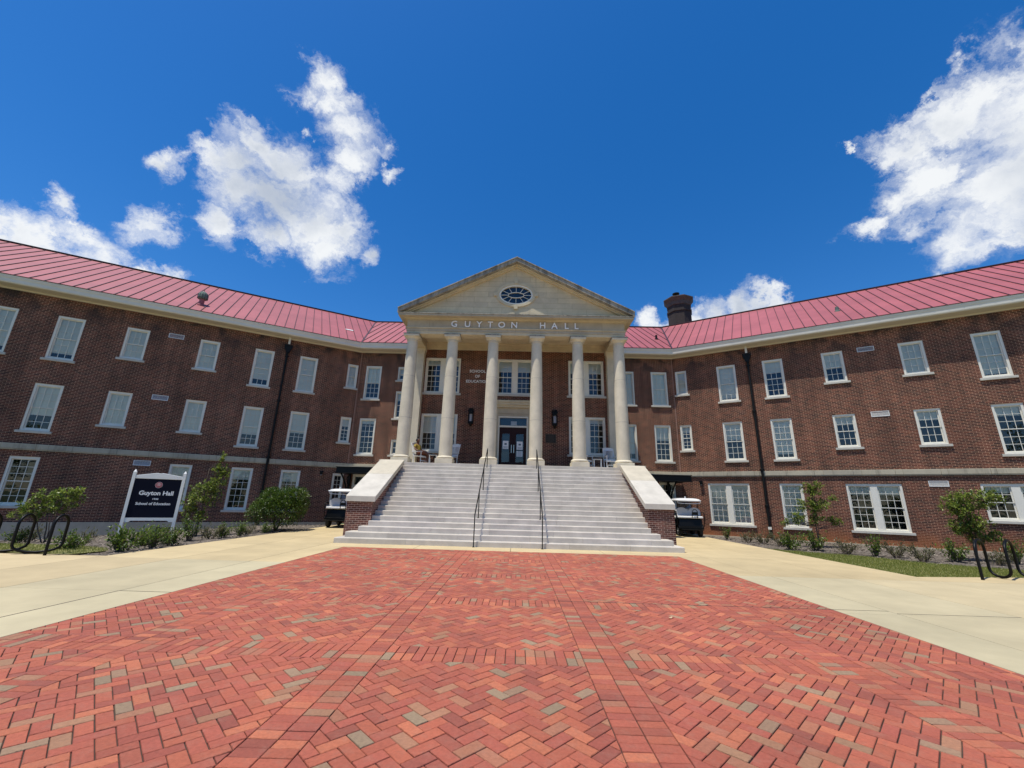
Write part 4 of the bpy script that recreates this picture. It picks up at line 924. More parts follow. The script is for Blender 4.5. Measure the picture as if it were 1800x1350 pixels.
# ------------------------------------------------------------------ golf carts
def rounded(mb, x0, x1, y0, y1, z0, z1, m): mb.box(x0, x1, y0, y1, z0, z1, m)
def golf_cart(label, loc, rz):
    r = thing('golf_cart', label, 'golf cart', loc, rz, 'parked golf carts')
    b = MB()
    b.prism([(-.02, .34), (-.02, .50), (.04, .86), (.50, .90), (.55, .84), (.62, .46), (1.25, .40), (1.45, .46), (1.62, .88), (1.78, .96), (2.12, .84), (2.32, .60), (2.36, .36), (2.2, .28), (.4, .26)], -.57, .57, 'black_plastic', 'x')
    b.build('body', r, bevel=.04)
    b = MB(); b.box(-.60, .60, -.10, .06, .37, .47, 'black_plastic'); b.box(-.50, .50, -.42, -.06, .33, .37, 'black_plastic'); b.build('rear_step', r, bevel=.015)
    b = MB(); b.prism([(-.10, 0), (-.60, .04), (-.64, .10), (-.58, .15), (.58, .15), (.64, .10), (.60, .04)] and [(-.62, .88), (.62, .88), (.62, .99), (-.62, .99)], -.04, .46, 'seat_light', 'y'); b.build('rear_seat', r, bevel=.04)
    prof = [(-.60, .99), (.60, .99), (.61, 1.15)]+[(.31+.30*cos(t), 1.17+.24*sin(t)) for t in [pi*k/10 for k in range(0, 9)]]+[(0.02, 1.27), (-.02, 1.27)]+[(-.31+.30*cos(t), 1.17+.24*sin(t)) for t in [pi*k/10 for k in range(2, 11)]]+[(-.61, 1.15)]
    b = MB(); b.prism(prof, .36, .48, 'seat_grey', 'y'); b.build('rear_backrest', r, bevel=.03)
    b = MB(); b.box(-.60, .60, .62, 1.08, .84, .96, 'seat_light'); fs = b.build('front_seat', r, bevel=.04); b = MB(); b.box(-.58, .58, .54, .62, .96, 1.34, 'seat_grey'); b.build('front_backrest', r, bevel=.03)
    for s in (-1, 1):
        b = MB(); b.tube([(s*.63, -.02, .50), (s*.66, -.10, .85), (s*.66, -.08, 1.10), (s*.65, .05, 1.20), (s*.64, .35, 1.20), (s*.62, .44, 1.05)], .022, 'black_paint', 8); b.build('armrest', r, smooth='auto')
    b = MB(); X0 = .22; b.tube([(X0-.13, -.02, .90), (X0-.13, -.10, 1.05), (X0-.12, -.12, 1.22), (X0-.05, -.12, 1.31), (X0+.05, -.12, 1.31), (X0+.12, -.12, 1.22), (X0+.13, -.10, 1.05), (X0+.13, -.02, .90)], .02, 'black_paint', 8); b.box(X0-.12, X0+.12, -.13, -.105, 1.05, 1.19, 'black_paint'); b.build('grab_handle', r)
    # roof: domed panel
    b = MB(); nx, ny = 10, 12; V = []
    def RP(i, j, up):
        u, v = -1+2*i/nx, -1+2*j/ny; e = (1-abs(u)**4)*(1-abs(v)**4); x = u*.66*(1-.05*abs(v)**6); y = 1.02+v*1.12*(1-.05*abs(u)**6); return (x, y, 1.75+(.125*e**.5 if up else -.05*(e**.3)))
    for up in (1, 0): V += [RP(i, j, up) for j in range(ny+1) for i in range(nx+1)]
    q = (nx+1)*(ny+1); F_ = []
    for j in range(ny):
        for i in range(nx):
            a = j*(nx+1)+i; F_.append((a, a+1, a+nx+2, a+nx+1)); F_.append((q+a+nx+1, q+a+nx+2, q+a+1, q+a))
    b.mesh(V, F_, 'cart_white'); b.build('roof', r, smooth=True)
    b = MB(); b.box(-.56, .56, -.06, .0, 1.70, 1.76, 'cart_white'); b.tube([(-.56, -.02, 1.70), (-.54, .02, 1.62), (-.30, .02, 1.60), (.30, .02, 1.60), (.54, .02, 1.62), (.56, -.02, 1.70)], .018, 'cart_white', 6); b.lathe([(.03, 0), (.03, .08), (.01, .09)], 'cart_white', 8, (-.12, .2, 1.86)); b.build('roof_rail', r)
    for s in (-1, 1):
        b = MB(); b.tube([(s*.50, .50, .9), (s*.50, .47, 1.3), (s*.50, .38, 1.76)], .018, 'black_paint', 6); b.build('roof_strut', r)
        b = MB(); b.tube([(s*.52, 1.70, .92), (s*.50, 1.90-.12, 1.78)], .018, 'black_paint', 6); b.build('roof_strut', r)
    b = MB(); b.face([(-.5, 1.72, .98), (.5, 1.72, .98), (.48, 1.79, 1.74), (-.48, 1.79, 1.74)], 'glass'); b.build('windscreen', r)
    b = MB(); b.tube([(-.28, 1.55, .92), (-.28, 1.28, 1.10)], .02, 'black_paint', 6); b.tube([(-.28+.17*cos(t), 1.27+.06*sin(t), 1.10+.16*sin(t)) for t in [2*pi*k/14 for k in range(15)]], .014, 'black_paint', 5); b.build('steering_wheel', r)
    for s in (-1, 1):
        for y in (.30, 1.95):
            w = MB(); w.lathe([(.12, -.09), (.21, -.09), (.235, -.06), (.24, 0), (.235, .06), (.21, .09), (.12, .09)], 'rubber', 20); w.v = [(s*.49+v[2], y+v[0], .24+v[1]) for v in w.v]; w.f = [f[::-1] for f in w.f]
            o = w.build('wheel', r, smooth='auto'); h = MB(); h.lathe([(.14, -.02), (.135, .02), (.10, .0), (.05, .01), (.03, .04)], 'seat_grey', 16); h.v = [(s*(.57+v[2]*.6), y+v[0], .24+v[1]) for v in h.v]; h.build('hub', o)
    for s in (-1, 1):
        f = MB(); f.tube([(s*.56, -.02, .42), (s*.57, .04, .56), (s*.57, .30, .60), (s*.57, .56, .55), (s*.57, .62, .42)], .045, 'black_plastic', 8); f.build('fender', r, smooth='auto')
    return r
golf_cart('black golf cart with grey rear seat and white roof, beside the right brick cheek wall', (9.05, 22.1, 0), radians(-9))
golf_cart('black golf cart with white roof half hidden behind the left brick cheek wall', (-8.62, 21.5, 0), radians(5))

# ------------------------------------------------------------------ sign
SG = thing('hall_sign', 'white framed navy sign reading Guyton Hall 1930 School of Education', 'sign', (-12.98+.80*0, 0, 0))
sp = Vector((-12.265, 13.79, 0)); sq = Vector((-11.185, 14.415, 0)); mid = (sp+sq)/2; ang = atan2((sq-sp).y, (sq-sp).x)
SG.location = (mid.x, mid.y, 0); SG.rotation_euler.z = ang
w = 1.24; zb, zt = .66, 1.89
mb = MB(); mb.box(-w/2, w/2, -.02, .03, zb, zt, 'sign_navy'); bd = mb.build('sign_board', SG)
for s in (-1, 1):
    mb = MB(); a, b = sorted((s*w/2, s*(w/2+.085))); mb.box(a, b, -.05, .05, -.4, 2.10, 'white_gloss'); c = (a+b)/2
    mb.mesh([(a, -.05, 2.10), (b, -.05, 2.10), (b, .05, 2.10), (a, .05, 2.10), (c, 0, 2.19)], [(0, 1, 4), (1, 2, 4), (2, 3, 4), (3, 0, 4)], 'white_gloss'); mb.build('sign_post', SG)
mb = MB(); mb.prism([(-w/2, zt), (w/2, zt), (w/2, zt+.10), (.06, zt+.20), (.04, zt+.185), (-.04, zt+.185), (-.06, zt+.20), (-w/2, zt+.10)], -.04, .04, 'white_gloss', 'y'); mb.build('sign_header', SG, bevel=.008)
mb = MB(); mb.prism([(-w/2, zb-.10), (-w/2, zb-.135), (-w/2+.10, zb-.135), (-w/2+.16, zb-.09), (w/2-.16, zb-.09), (w/2-.10, zb-.135), (w/2, zb-.135), (w/2, zb), (-w/2, zb)][1:], -.04, .04, 'white_gloss', 'y'); mb.build('sign_rail', SG)
mb = MB()
put_text(mb, "Guyton Hall", .135, 0.02, -.026, 1.375, .006, 'letter_white', width=.90, bold=.006); mb.build('sign_lettering', bd); mb = MB()
put_text(mb, "1930", .05, .03, -.026, 1.225, .006, 'letter_white', width=.15, bold=.002); mb.build('sign_lettering', bd); mb = MB()
put_text(mb, "School of Education", .085, 0.0, -.026, 1.06, .006, 'letter_white', width=.90, bold=.003)
mb.build('sign_lettering', bd)
mb = MB()
def disc(mb, x, z, r, y, m, n=32): mb.face([(x+r*cos(2*pi*k/n), y, z+r*sin(2*pi*k/n)) for k in range(n)], m)
disc(mb, .03, 1.70, .098, -.023, 'letter_white'); disc(mb, .03, 1.70, .092, -.025, 'seal_red'); disc(mb, .03, 1.70, .070, -.027, 'letter_white'); disc(mb, .03, 1.70, .066, -.029, 'seal_red')
for k in range(4): mb.box(.03-.045, .03+.045, -.032, -.0295, 1.67+k*.016, 1.676+k*.016, 'letter_white')
mb.prism([(-.02, 1.733), (.08, 1.733), (.03, 1.752)], -.032, -.0295, 'letter_white', 'y'); mb.build('sign_seal', bd)

# ------------------------------------------------------------------ bike racks: one bent tube each
def rack(label, pts, loc):
    P = []
    # smooth a polyline of hoops
    def arc(a, b, up, n=9):
        a, b = Vector(a), Vector(b); c = (a+b)/2; r = (b-a)/2; h = (b-a).length/2
        return [c-r*cos(pi*k/(n-1))+Vector((0, 0, (h if up else -h)*sin(pi*k/(n-1)))) for k in range(n)]
    for i in range(len(pts)-1):
        up = i % 2 == 0; z = (.66 if up else .20); a = (*pts[i], z); b = (*pts[i+1], z)
        if i == 0: P.append(Vector((*pts[0], 0)))
        seg = arc(a, b, up)
        if up:
            h = (Vector(a)-Vector(b)).length/2; seg = [Vector((q.x, q.y, z+(q.z-z)*min(1, .22/h))) for q in seg]
        else:
            h = (Vector(a)-Vector(b)).length/2; seg = [Vector((q.x, q.y, z+(q.z-z)*min(1, .165/h))) for q in seg]
        P += seg
    P.append(Vector((*pts[-1], 0)))
    o = MB(); o.tube([p-Vector(loc) for p in P], .03, 'black_paint', 12)
    ob = o.build('bike_rack', smooth='auto', loc=loc); tag(ob, label, 'bike rack', 'coiled bike racks beside the walk')
    return ob
L0 = (-10.64, 10.19); lp = []
for k in range(4): lp += [(L0[0]-.80*k, L0[1]-.04*k), (L0[0]-.80*k-.14, L0[1]+.46-.04*k)]
rack('black looped tube bike rack at the left edge, in front of the multi-stemmed sapling', lp, (*L0, 0))
R0 = (11.21, 10.70); rp = []
for k in range(4): rp += [(R0[0]+.76*k, R0[1]+.05*k), (R0[0]+.76*(k+1)-.02, R0[1]+.50+.05*k)]
rack('black looped tube bike rack at the right edge, on the concrete by the lawn', rp, (*R0, 0))

# ------------------------------------------------------------------ plants
def leafq(mb, p, d, l, w, m, c, up):
    d = d.normalized(); s = d.cross(up)
    if s.length < .05: s = d.orthogonal()
    s = s.normalized()*w/2; n = s.cross(d).normalized()
    a = p; t = p+d*l-n*l*.12; mL = p+d*l*.5+s+n*w*.15; mR = p+d*l*.5-s+n*w*.15; mc = p+d*l*.5
    mb.mesh([a, mL, t, mc, mR], [(0, 1, 2, 3), (0, 3, 2, 4)], m, (c, c, c))
def rdir(r, zmin=-1):
    while 1:
        v = Vector((r.uniform(-1, 1), r.uniform(-1, 1), r.uniform(zmin, 1)))
        if .05 < v.length < 1: return v.normalized()
def sapling(label, loc, stems, crown, nclus, seed, ll=.14, group='young bay trees in the planting beds', lm='leaf_bay', cat='tree', name='bay_sapling'):
    """stems: list of top points (relative); crown: list of (cx,cy,cz,rx,ry,rz,weight)"""
    r = random.Random(seed); root = thing(name, label, cat, loc, 0, group)
    tb = MB(); lb = MB(); axis = []
    for (x, y, z, rad) in stems:
        b = Vector((r.uniform(-.06, .06), r.uniform(-.06, .06), 0)); t = Vector((x, y, z)); P = [b+(t-b)*(k/6)+Vector((r.uniform(-.03, .03), r.uniform(-.03, .03), 0))*(k > 0) for k in range(7)]
        tb.tube(P, [rad*(1-.7*k/6) for k in range(7)], 'bark', 6); axis.append(P)
    ws = [c[6] for c in crown]
    for k in range(int(nclus*(1.0 if seed == 11 else 1.15 if seed == 12 else 1.4))):
        c = r.choices(crown, ws)[0]; v = rdir(r)*(r.random()**.45); p = Vector((c[0]+v.x*c[3], c[1]+v.y*c[4], c[2]+v.z*c[5]))
        # nearest axis point below
        best = min((q for P in axis for q in P[2:]), key=lambda q: (q-p).length+(.5 if q.z > p.z else 0)); mid_ = (best+p)/2+Vector((0, 0, -.06))
        if k % 2 == 0 or r.random() < .4: tb.tube([best, mid_, p], [.007, .005, .003], 'bark', 4, caps=False)
        out = (p-Vector((c[0], c[1], c[2]-.3))).normalized(); n = r.randint(6, 10)
        for j in range(n):
            d = (out*.5+rdir(r)*.9+Vector((0, 0, .25))).normalized(); base = p-out*r.uniform(0, .10); leafq(lb, base, d, ll*r.uniform(.7, 1.25), ll*.34*r.uniform(.8, 1.2), lm, min(1, max(0, r.gauss(.45, .28))), Vector((r.uniform(-.4, .4), r.uniform(-.4, .4), 1)))
    tb.build('trunk', root, smooth=True); lb.build('crown', root)
    return root
sapling('thin multi-stemmed sapling with a flat pale green crown, behind the left bike rack', (-14.85, 13.93, -.22), [(-.75, 0, 1.25, .022), (-.25, .1, 1.35, .024), (.35, .0, 1.45, .022), (.15, -.1, 1.2, .018)],
        [(-.55, 0, 1.15, .62, .45, .30, 3), (-.2, 0, 1.5, .45, .4, .28, 2), (.55, 0, 1.55, .42, .35, .28, 2.2), (.25, 0, 1.2, .55, .4, .28, 2), (-.95, 0, .85, .32, .3, .16, .7), (-.35, 0, .85, .35, .3, .2, .8)], 190, 11)
sapling('slim upright sapling right of the navy sign', (-11.75, 16.4, -.1), [(-.05, 0, 2.5, .024), (.15, 0, 2.2, .018), (-.2, 0, 1.6, .016)],
        [(-.15, 0, 1.45, .78, .6, .52, 4), (.3, 0, 1.9, .52, .45, .35, 2), (.38, 0, 2.5, .34, .3, .22, 1.0), (.38, 0, 2.95, .13, .12, .22, .5), (-.35, 0, .95, .38, .3, .35, 1.6), (.55, 0, 2.3, .25, .2, .16, .6), (0, 0, .75, .35, .3, .2, .7)], 230, 12)
sapling('slim upright sapling between the single and the wide white ground-floor windows of the right wing', (13.45, 19.3, -.1), [(-.05, 0, 2.7, .026), (.1, 0, 2.3, .018)],
        [(0, 0, 2.45, .55, .45, .35, 2.4), (-.05, 0, 1.75, .72, .5, .40, 3.4), (.75, 0, 1.1, .38, .3, .20, .8), (-.8, 0, 1.2, .38, .3, .28, 1), (-.1, 0, 1.15, .5, .4, .25, 1), (-1.35, 0, .98, .22, .2, .2, .5), (.85, 0, 2.1, .22, .2, .12, .4)], 215, 13)
sapling('dense leafy sapling at the right edge, behind the right bike rack', (16.3, 15.6, -.1), [(0, 0, 2.4, .032), (.3, 0, 2.1, .022), (-.2, 0, 1.8, .02)],
        [(.1, 0, 2.05, .85, .6, .42, 4), (-.35, 0, 1.75, .55, .45, .30, 2), (.9, 0, 2.15, .5, .4, .32, 2), (0, 0, 1.25, .62, .5, .35, 2.6), (-.5, 0, 1.1, .25, .3, .22, .8), (.6, 0, .85, .42, .3, .22, 1), (.1, 0, .75, .35, .3, .2, .8)], 330, 14, ll=.14)
# the big round shrub
def bush(label, loc, R, H, n, seed):
    r = random.Random(seed); root = thing('round_shrub', label, 'shrub', loc); lb = MB(); tb = MB()
    for k in range(16):
        a = r.uniform(0, 6.28); t = Vector((R*.75*cos(a)*r.random(), R*.75*sin(a)*r.random(), H*r.uniform(.5, .9))); tb.tube([(0, 0, -.1), t*.5+Vector((0, 0, .05)), t], [.02, .012, .005], 'bark', 5)
    lumps = [(Vector((R*.62*cos(a), R*.62*sin(a), H*(.50+.1*sin(3*a)))), r.uniform(.38, .62)) for a in [2*pi*k/9+r.uniform(-.2, .2) for k in range(9)]]+[(Vector((r.uniform(-.55, .55)*R, r.uniform(-.4, .4)*R, H*r.uniform(.72, .80))), r.uniform(.35, .5)) for k in range(7)]+[(Vector((0, 0, H*.5)), .85)]
    for k in range(n):
        c, q = r.choice(lumps); v = rdir(r, -.7); p = c+v*q*r.uniform(.72, 1.05)
        if p.z < .05: p.z = r.uniform(.08, .5)
        d = (v+rdir(r)*.8+Vector((0, 0, .3))).normalized(); leafq(lb, p, d, r.uniform(.07, .115), r.uniform(.035, .05), 'leaf_shrub', min(1, max(0, r.gauss(.22, .22))), Vector((r.uniform(-.5, .5), r.uniform(-.5, .5), 1)))
    tb.build('stem', root, smooth=True); lb.build('foliage', root); return root
bush('large rounded dark green shrub against the left wing, nearest to the entrance', (-10.25, 19.0, -.05), 1.25, 1.82, 12500, 21)
# low shrubs
def low_shrub_mesh(seed, R=.34, H=.42, n=520, lm='leaf_shrub', spiky=0):
    r = random.Random(seed); root = thing('low_shrub', None, 'shrub'); lb = MB(); tb = MB(); tips = []
    for k in range(16):
        a = r.uniform(0, 6.28); q = R*r.random()**.6; t = Vector((q*cos(a), q*sin(a), H*r.uniform(.55, 1.05))); b = Vector((q*.15*cos(a), q*.15*sin(a), -.03)); tb.tube([b, (b+t)/2+Vector((0, 0, .03)), t], [.008, .006, .003], 'bark', 4, caps=False); tips.append((b, t))
    for k in range(n):
        b, t = r.choice(tips); u = r.uniform(.25, 1.05); p = b+(t-b)*u+rdir(r)*.05; out = (t-b).normalized()
        d = (out*(.7+spiky)+rdir(r)*.9).normalized(); l = r.uniform(.05, .085)*(1+.5*spiky); leafq(lb, p, d, l, l*(.42-.2*spiky), lm, min(1, max(0, r.gauss(.45, .28))), Vector((r.uniform(-.5, .5), r.uniform(-.5, .5), 1)))
    tb.build('stem', root, smooth=True); lb.build('foliage', root); return root
protos = [low_shrub_mesh(31), low_shrub_mesh(32, .42, .36, 640), low_shrub_mesh(33, .30, .50, 430), low_shrub_mesh(34, .36, .40, 330, 'leaf_dry', .7)]
SH = [  # x, y, scale, kind, side, label
 (-15.67, 13.96, 1.0, 0, -1, 'small low shrub at the far left edge, seen through the left bike rack'),
 (-16.9, 15.4, .9, 3, -1, 'sparse low shrub by the foundation, left of the multi-stemmed sapling'),
 (-11.53, 11.55, 1.05, 0, -1, 'low green shrub just right of the left bike rack'),
 (-12.3, 12.6, .85, 3, -1, 'thin dry low shrub behind the shrub right of the left bike rack'),
 (-10.05, 11.45, 1.35, 1, -1, 'biggest low shrub at the left bed corner, in front of the left sign post'),
 (-10.74, 12.87, 1.2, 1, -1, 'low green shrub under the middle of the navy sign'),
 (-9.95, 12.35, 1.0, 2, -1, 'low shrub at the walk edge under the navy sign'),
 (-10.7, 13.7, .95, 3, -1, 'wispy low shrub behind the middle of the navy sign'),
 (-9.95, 13.0, 1.05, 0, -1, 'low shrub by the walk in front of the right sign post'),
 (-10.5, 14.4, 1.15, 2, -1, 'tallest thin low shrub between the right sign post and the slim sapling'),
 (-10.3, 15.1, .95, 3, -1, 'dull grey-green low shrub in front of the slim left sapling'),
 (-10.15, 15.5, .95, 0, -1, 'low shrub just right of the slim left sapling by the walk'),
 (-10.05, 16.3, .9, 2, -1, 'low shrub below the ground-floor window, right of the slim left sapling'),
 (-10.25, 17.1, .9, 3, -1, 'dry low shrub at the left foot of the large round shrub'),
 (-9.9, 17.7, .75, 0, -1, 'small low shrub in front of the large round shrub'),
 (10.93, 22.4, .75, 2, 1, 'smallest low shrub nearest the right golf cart'),
 (11.25, 21.0, .75, 3, 1, 'low shrub below the paired window nearest the right golf cart'),
 (11.45, 20.1, .8, 3, 1, 'dull low shrub left of the right downpipe'),
 (11.7, 19.2, .95, 3, 1, 'wide yellowish low shrub just right of the right downpipe'),
 (11.2, 17.75, 1.05, 1, 1, 'broad low shrub at the tip of the right lawn'),
 (12.18, 17.75, 1.15, 0, 1, 'green low shrub at the foot of the slim right sapling'),
 (12.6, 16.7, .9, 3, 1, 'dry low shrub right of the slim right sapling'),
 (13.1, 16.0, .9, 2, 1, 'upright low shrub under the widest white window of the right wing'),
 (13.75, 15.9, .85, 3, 1, 'brownish low shrub in the middle of the right bed'),
 (13.7, 14.85, .95, 3, 1, 'dry low shrub at the mulch edge below the right lawn bed'),
 (15.0, 15.1, 1.15, 0, 1, 'full green low shrub between the wide window and the right bike rack'),
 (15.9, 14.6, .8, 3, 1, 'sparse low shrub seen through the right bike rack'),
 (16.9, 15.0, .9, 2, 1, 'low shrub beneath the dense sapling at the right edge'),
]
usedp = set()
for i, (x, y, sc, kd, side, lab) in enumerate(SH):
    o = protos[kd] if kd not in usedp else copy_tree(protos[kd]); usedp.add(kd)
    o.location = (x, y, bed_z(x, y, side)-.01); o.rotation_euler.z = rnd.uniform(0, 6.28); sc *= rnd.uniform(.95, 1.05)*(1.45 if side > 0 else 1.18); o.scale = (sc, sc*rnd.uniform(.9, 1.1), sc*rnd.uniform(.9, 1.1)); tag(o, lab, 'shrub', 'low shrubs in the mulch beds')

# tree line across the road behind the viewer, seen only in the window glass
mb = MB(); r = random.Random(77); tk = MB()
for k in range(11):
    cx_ = -62+k*12.5+r.uniform(-3, 3); cy_ = r.uniform(-52, -40); h_ = r.uniform(8, 14)
    mb.tube([(cx_, cy_, -1.2), (cx_, cy_, h_*.5)], [.35, .2], 'bark', 7)
    for j in range(420):
        v = rdir(r)*r.random()**.35; p = Vector((cx_+v.x*5.2, cy_+v.y*4.2, h_*.60+v.z*h_*.42)); leafq(mb, p, rdir(r), r.uniform(.9, 1.5), r.uniform(.6, .9), 'leaf_shrub', r.uniform(.1, .5), Vector((0, 0, 1)))
tag(mb.build('distant_trees'), 'far line of green trees behind the viewer, mirrored in the windows', 'trees', kind='stuff')
# fallen leaves on the plaza
for x, y, z, a, lab in ((2.39, 6.34, .012, .4, 'curled pale dry leaf lying on the red pavers right of centre'), (-4.2, 12.7, .012, 2., 'pale dry leaf on the red pavers near the foot of the steps')):
    mb = MB(); n = 8; P = [(.035*(k/n-.5)*2, .014*sin(pi*k/n)*s, .012*abs(k/n-.5)*2+.004*(s > 0)) for s in (1, -1) for k in (range(n+1) if s > 0 else range(n-1, 0, -1))]
    mb.face(P, 'dry_leaf') if 'dry_leaf' in MAT else (mat('dry_leaf', (.55, .45, .25), .7), mb.face(P, 'dry_leaf'))
    tag(mb.build('fallen_leaf', loc=(x, y, z), rz=a), lab, 'leaf')

# ------------------------------------------------------------------ porch furniture and the sitter
def rocking_chair(label, loc, rz):
    r = thing('rocking_chair', label, 'rocking chair', loc, rz, 'white rocking chairs on the porch'); m = 'wood_white'
    for s in (-1, 1):
        b = MB(); b.tube([(s*.27, -.42+.84*k/10, .03+.10*((k/10-.45)*2)**2) for k in range(11)], .022, m, 6); b.build('rocker', r)
        b = MB(); b.tube([(s*.27, -.26, .05), (s*.27, -.26, .64)], .022, m, 6); b.build('leg', r)
        b = MB(); b.tube([(s*.27, .20, .05), (s*.27, .22, .45), (s*.26, .42, 1.10)], .022, m, 6); b.build('back_post', r)
        b = MB(); b.box(s*.27-.045, s*.27+.045, -.32, .30, .635, .66, m); b.build('armrest', r)
    b = MB()
    for k in range(7): b.box(-.26, .26, -.28+k*.075, -.28+k*.075+.06, .42, .44, m)
    b.box(-.27, .27, -.29, -.26, .36, .43, m); b.box(-.25, .25, -.27, -.25, .18, .22, m); b.build('seat', r)
    b = MB(); P = lambda z: .21+(z-.45)*.31
    for k in range(7):
        x = -.20+k*.0667; b.tube([(x, P(.52), .52), (x, P(1.0), 1.0)], .016, m, 4)
    b.prism([(-.26, .98), (.26, .98), (.27, 1.08), (.12, 1.13), (-.12, 1.13), (-.27, 1.08)], P(1.05)-.015, P(1.05)+.015, m, 'y'); b.box(-.25, .25, P(.52)-.015, P(.52)+.015, .48, .54, m); b.build('backrest', r)
    return r
def side_table(label, loc, rz):
    r = thing('side_table', label, 'table', loc, rz, 'small tables on the porch'); b = MB()
    for k in range(5): b.box(-.21+k*.086, -.21+k*.086+.075, -.21, .21, .46, .485, 'wood_tan' if False else 'wood_white')
    b.build('table_top', r)
    for sx_ in (-1, 1):
        for sy_ in (-1, 1): b = MB(); b.box(sx_*.17-.02, sx_*.17+.02, sy_*.17-.02, sy_*.17+.02, 0, .46, 'wood_white'); b.build('leg', r)
    return r
rocking_chair('white rocking chair with the person in it, between the two leftmost columns', (-4.62, 20.95, ZL), radians(62))
rocking_chair('empty white rocking chair half hidden behind the second column from the left', (-3.12, 20.95, ZL), radians(-35))
rocking_chair('white slat-backed rocking chair facing out beside the rightmost column', (4.88, 20.9, ZL), radians(4))
rocking_chair('white rocking chair mostly hidden behind the fifth column from the left', (3.62, 20.95, ZL), radians(50))
side_table('small white table beside the seated person', (-3.93, 20.75, ZL), .1); side_table('small white table between the two rocking chairs on the right', (4.20, 20.75, ZL), -.1)
mb = MB(); mb.box(-.14, .14, -.09, .09, 0, .05, 'black_plastic'); mb.box(-.10, .02, -.06, .06, .05, .09, 'black_plastic'); tag(mb.build('bag', loc=(-4.0, 20.75, ZL+.486), bevel=.015), 'small black bag lying on the left porch table', 'bag')
mb = MB(); mb.lathe([(.09, 0), (.09, .02), (.035, .05), (.035, .60), (.05, .62), (.05, .66), (.03, .68), (.055, .74), (.05, .80), (.015, .83)], 'cast_iron', 12); tag(mb.build('iron_post', loc=(-5.28, 20.75, ZL), smooth='auto'), 'short black iron post with a knob between leftmost column and pilaster', 'post')

def skin(name, chains, m, parent=None, sub=2, loc=None):
    """chains: {'v': [(x,y,z,r)], 'e': [(i,j)]} -> one continuous skinned mesh (modifiers kept live)"""
    me = bpy.data.meshes.new(name); V, E_ = chains; me.from_pydata([v[:3] for v in V], E_, []); me.materials.append(MAT[m])
    o = bpy.data.objects.new(name, me); COL.objects.link(o); sk = o.modifiers.new('skin', 'SKIN'); sk.use_smooth_shade = True
    for i, v in enumerate(V): me.skin_vertices[0].data[i].radius = (v[3], v[3])
    me.skin_vertices[0].data[0].use_root = True
    s = o.modifiers.new('sub', 'SUBSURF'); s.levels = s.render_levels = sub
    if parent: o.parent = parent
    return o
# the sitter: local frame, facing +x, origin on the porch floor under the hips
PR = thing('person', 'person in a yellow top and rust skirt leaning back in the left rocking chair', 'person', (-4.66, 20.93, ZL), radians(-22))
V = [(-.06, 0, .54, .115), (-.10, 0, .70, .115), (-.15, 0, .86, .125), (-.19, 0, .99, .10), (-.19, 0, 1.07, .052), (-.175, 0, 1.13, .05),
     (-.18, .17, .98, .058), (-.10, .25, .76, .042), (.10, .20, .70, .034), (.17, .17, .70, .026),
     (-.18, -.17, .98, .058), (-.12, -.27, .76, .042), (.08, -.24, .69, .034), (.15, -.22, .69, .026),
     (-.02, .10, .53, .095), (.36, .11, .57, .068), (.42, .10, .30, .052), (.44, .10, .10, .038), (.54, .10, .05, .036), (.60, .10, .04, .028),
     (-.02, -.10, .53, .095), (.38, -.08, .62, .068), (.62, -.02, .44, .050), (.76, .02, .30, .038), (.84, .03, .36, .036), (.88, .03, .42, .026)]
E2 = [(0, 1), (1, 2), (2, 3), (3, 4), (4, 5), (3, 6), (6, 7), (7, 8), (8, 9), (3, 10), (10, 11), (11, 12), (12, 13), (0, 14), (14, 15), (15, 16), (16, 17), (17, 18), (18, 19), (0, 20), (20, 21), (21, 22), (22, 23), (23, 24), (24, 25)]
def fingers(bi, d):     # five short chains on a wrist vertex
    b = Vector(V[bi][:3]); d = Vector(d).normalized(); s = d.cross(Vector((0, 0, 1))).normalized()
    palm = len(V); p = b+d*.055; V.append((*p, .024)); E2.append((bi, palm))
    for k, (o_, l) in enumerate(((-.027, .055), (-.009, .068), (.009, .066), (.027, .052))):
        i = len(V); q = p+d*.028+s*o_; V.append((*q, .0095)); V.append((*(q+d*l*.55-Vector((0, 0, .012))), .008)); V.append((*(q+d*l-Vector((0, 0, .034))), .0065)); E2.extend([(palm, i), (i, i+1), (i+1, i+2)])
    i = len(V); q = b+d*.03+s*(-.035); V.append((*q, .010)); V.append((*(q+d*.035+s*(-.015)), .008)); E2.extend([(bi, i), (i, i+1)])
fingers(9, (1, -.1, -.15)); fingers(13, (1, .1, -.15))
skin('body', (V, E2), 'skin_dark', PR)
mb = MB(); n = 14   # head: egg with brow, nose, chin
hv = []
for j in range(11):
    ph = pi*j/10
    for k in range(n):
        th = 2*pi*k/n; x = sin(ph)*cos(th); y = sin(ph)*sin(th); z = cos(ph)
        rx, ry, rz_ = .098, .076, .118
        if z < 0: ry *= 1+.28*z; rx *= 1+.12*z
        px_ = x*rx
        if abs(y) < .25 and x > .5 and -.35 < z < .15: px_ += .016*(1-abs(y)/.25)
        hv.append((-.165+px_, y*ry, 1.225+z*rz_))
mb.mesh(hv, [(j*n+k, (j+1)*n+k, (j+1)*n+(k+1) % n, j*n+(k+1) % n) for j in range(10) for k in range(n)], 'skin_dark')
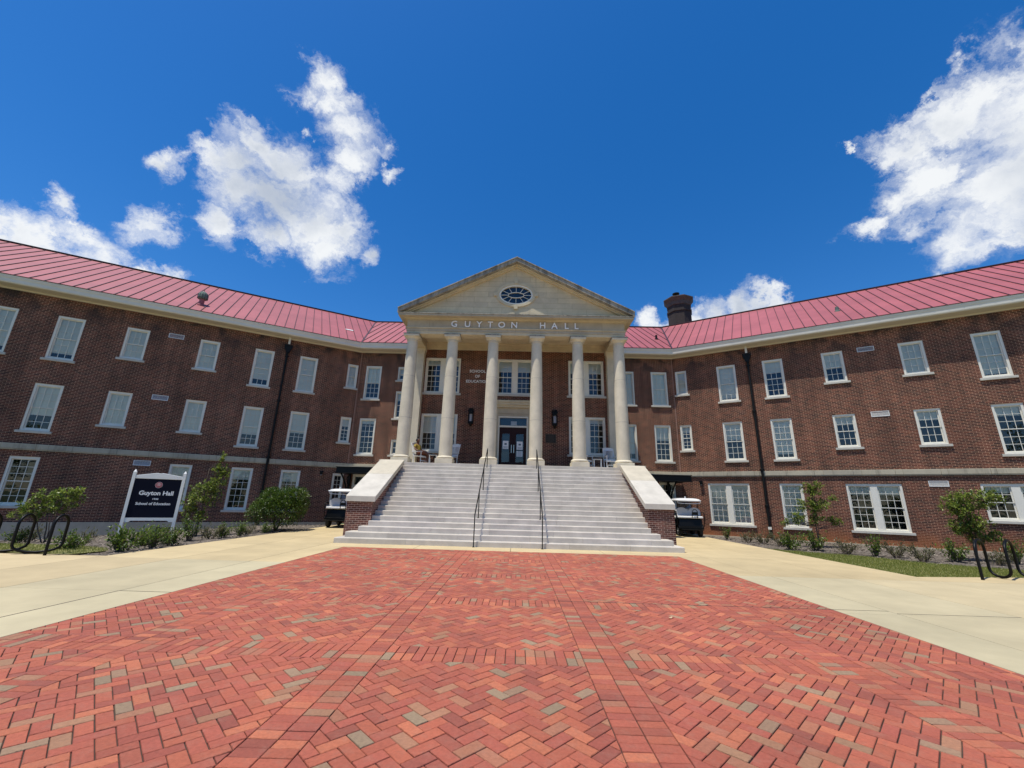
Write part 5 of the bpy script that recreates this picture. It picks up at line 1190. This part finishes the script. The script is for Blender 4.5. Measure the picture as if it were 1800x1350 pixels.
for s in (-1, 1): mb.lathe([(.001, -.03), (.014, -.02), (.018, 0), (.012, .025), (.001, .03)], 'skin_dark', 8, (-.165, s*.078, 1.215))
for s in (-1, 1): mb.lathe([(.001, -.006), (.010, 0), (.001, .006)], 'hair_black', 8, (-.076, s*.030, 1.235))
mb.box(-.078, -.070, -.022, .022, 1.166, 1.172, 'seal_red'); hd = mb.build('head', PR, smooth='auto')
mb = MB(); hv = []
for j in range(8):
    ph = pi*.62*j/7
    for k in range(n): th = 2*pi*k/n; x, y, z = sin(ph)*cos(th), sin(ph)*sin(th), cos(ph); k2 = 1.0 if x < .35 else (1.0 if z > .45 else .70); hv.append((-.172+x*.112*k2, y*.092*k2, 1.238+z*.125))
mb.mesh(hv, [(j*n+k, (j+1)*n+k, (j+1)*n+(k+1) % n, j*n+(k+1) % n) for j in range(7) for k in range(n)], 'hair_black'); mb.lathe([(.001, -.05), (.04, -.03), (.055, 0), (.04, .035), (.001, .05)], 'hair_black', 10, (-.19, 0, 1.39)); mb.build('hair', PR, smooth=True)
skin('shirt', ([(-.06, 0, .52, .128), (-.10, 0, .70, .132), (-.15, 0, .87, .142), (-.19, 0, 1.00, .108), (-.18, .18, .975, .075), (-.13, .235, .84, .062), (-.18, -.18, .975, .075), (-.14, -.25, .84, .062)], [(0, 1), (1, 2), (2, 3), (3, 4), (4, 5), (3, 6), (6, 7)]), 'shirt_yellow', PR)
skin('skirt', ([(-.05, 0, .53, .14), (.12, .10, .55, .108), (.34, .12, .56, .098), (.40, .10, .42, .10), (.12, -.09, .57, .105), (.34, -.08, .60, .092)], [(0, 1), (1, 2), (2, 3), (0, 4), (4, 5)]), 'skirt_rust', PR)
for p, d in (((.52, .10, .03), 0), ((.86, .03, .38), 1)):
    mb = MB(); mb.box(p[0]-.10, p[0]+.13, p[1]-.045, p[1]+.045, p[2]-.03, p[2]+.035, 'black_plastic') if d == 0 else mb.box(p[0]-.035, p[0]+.03, p[1]-.045, p[1]+.045, p[2]-.12, p[2]+.12, 'black_plastic'); mb.build('shoe', PR, bevel=.02)
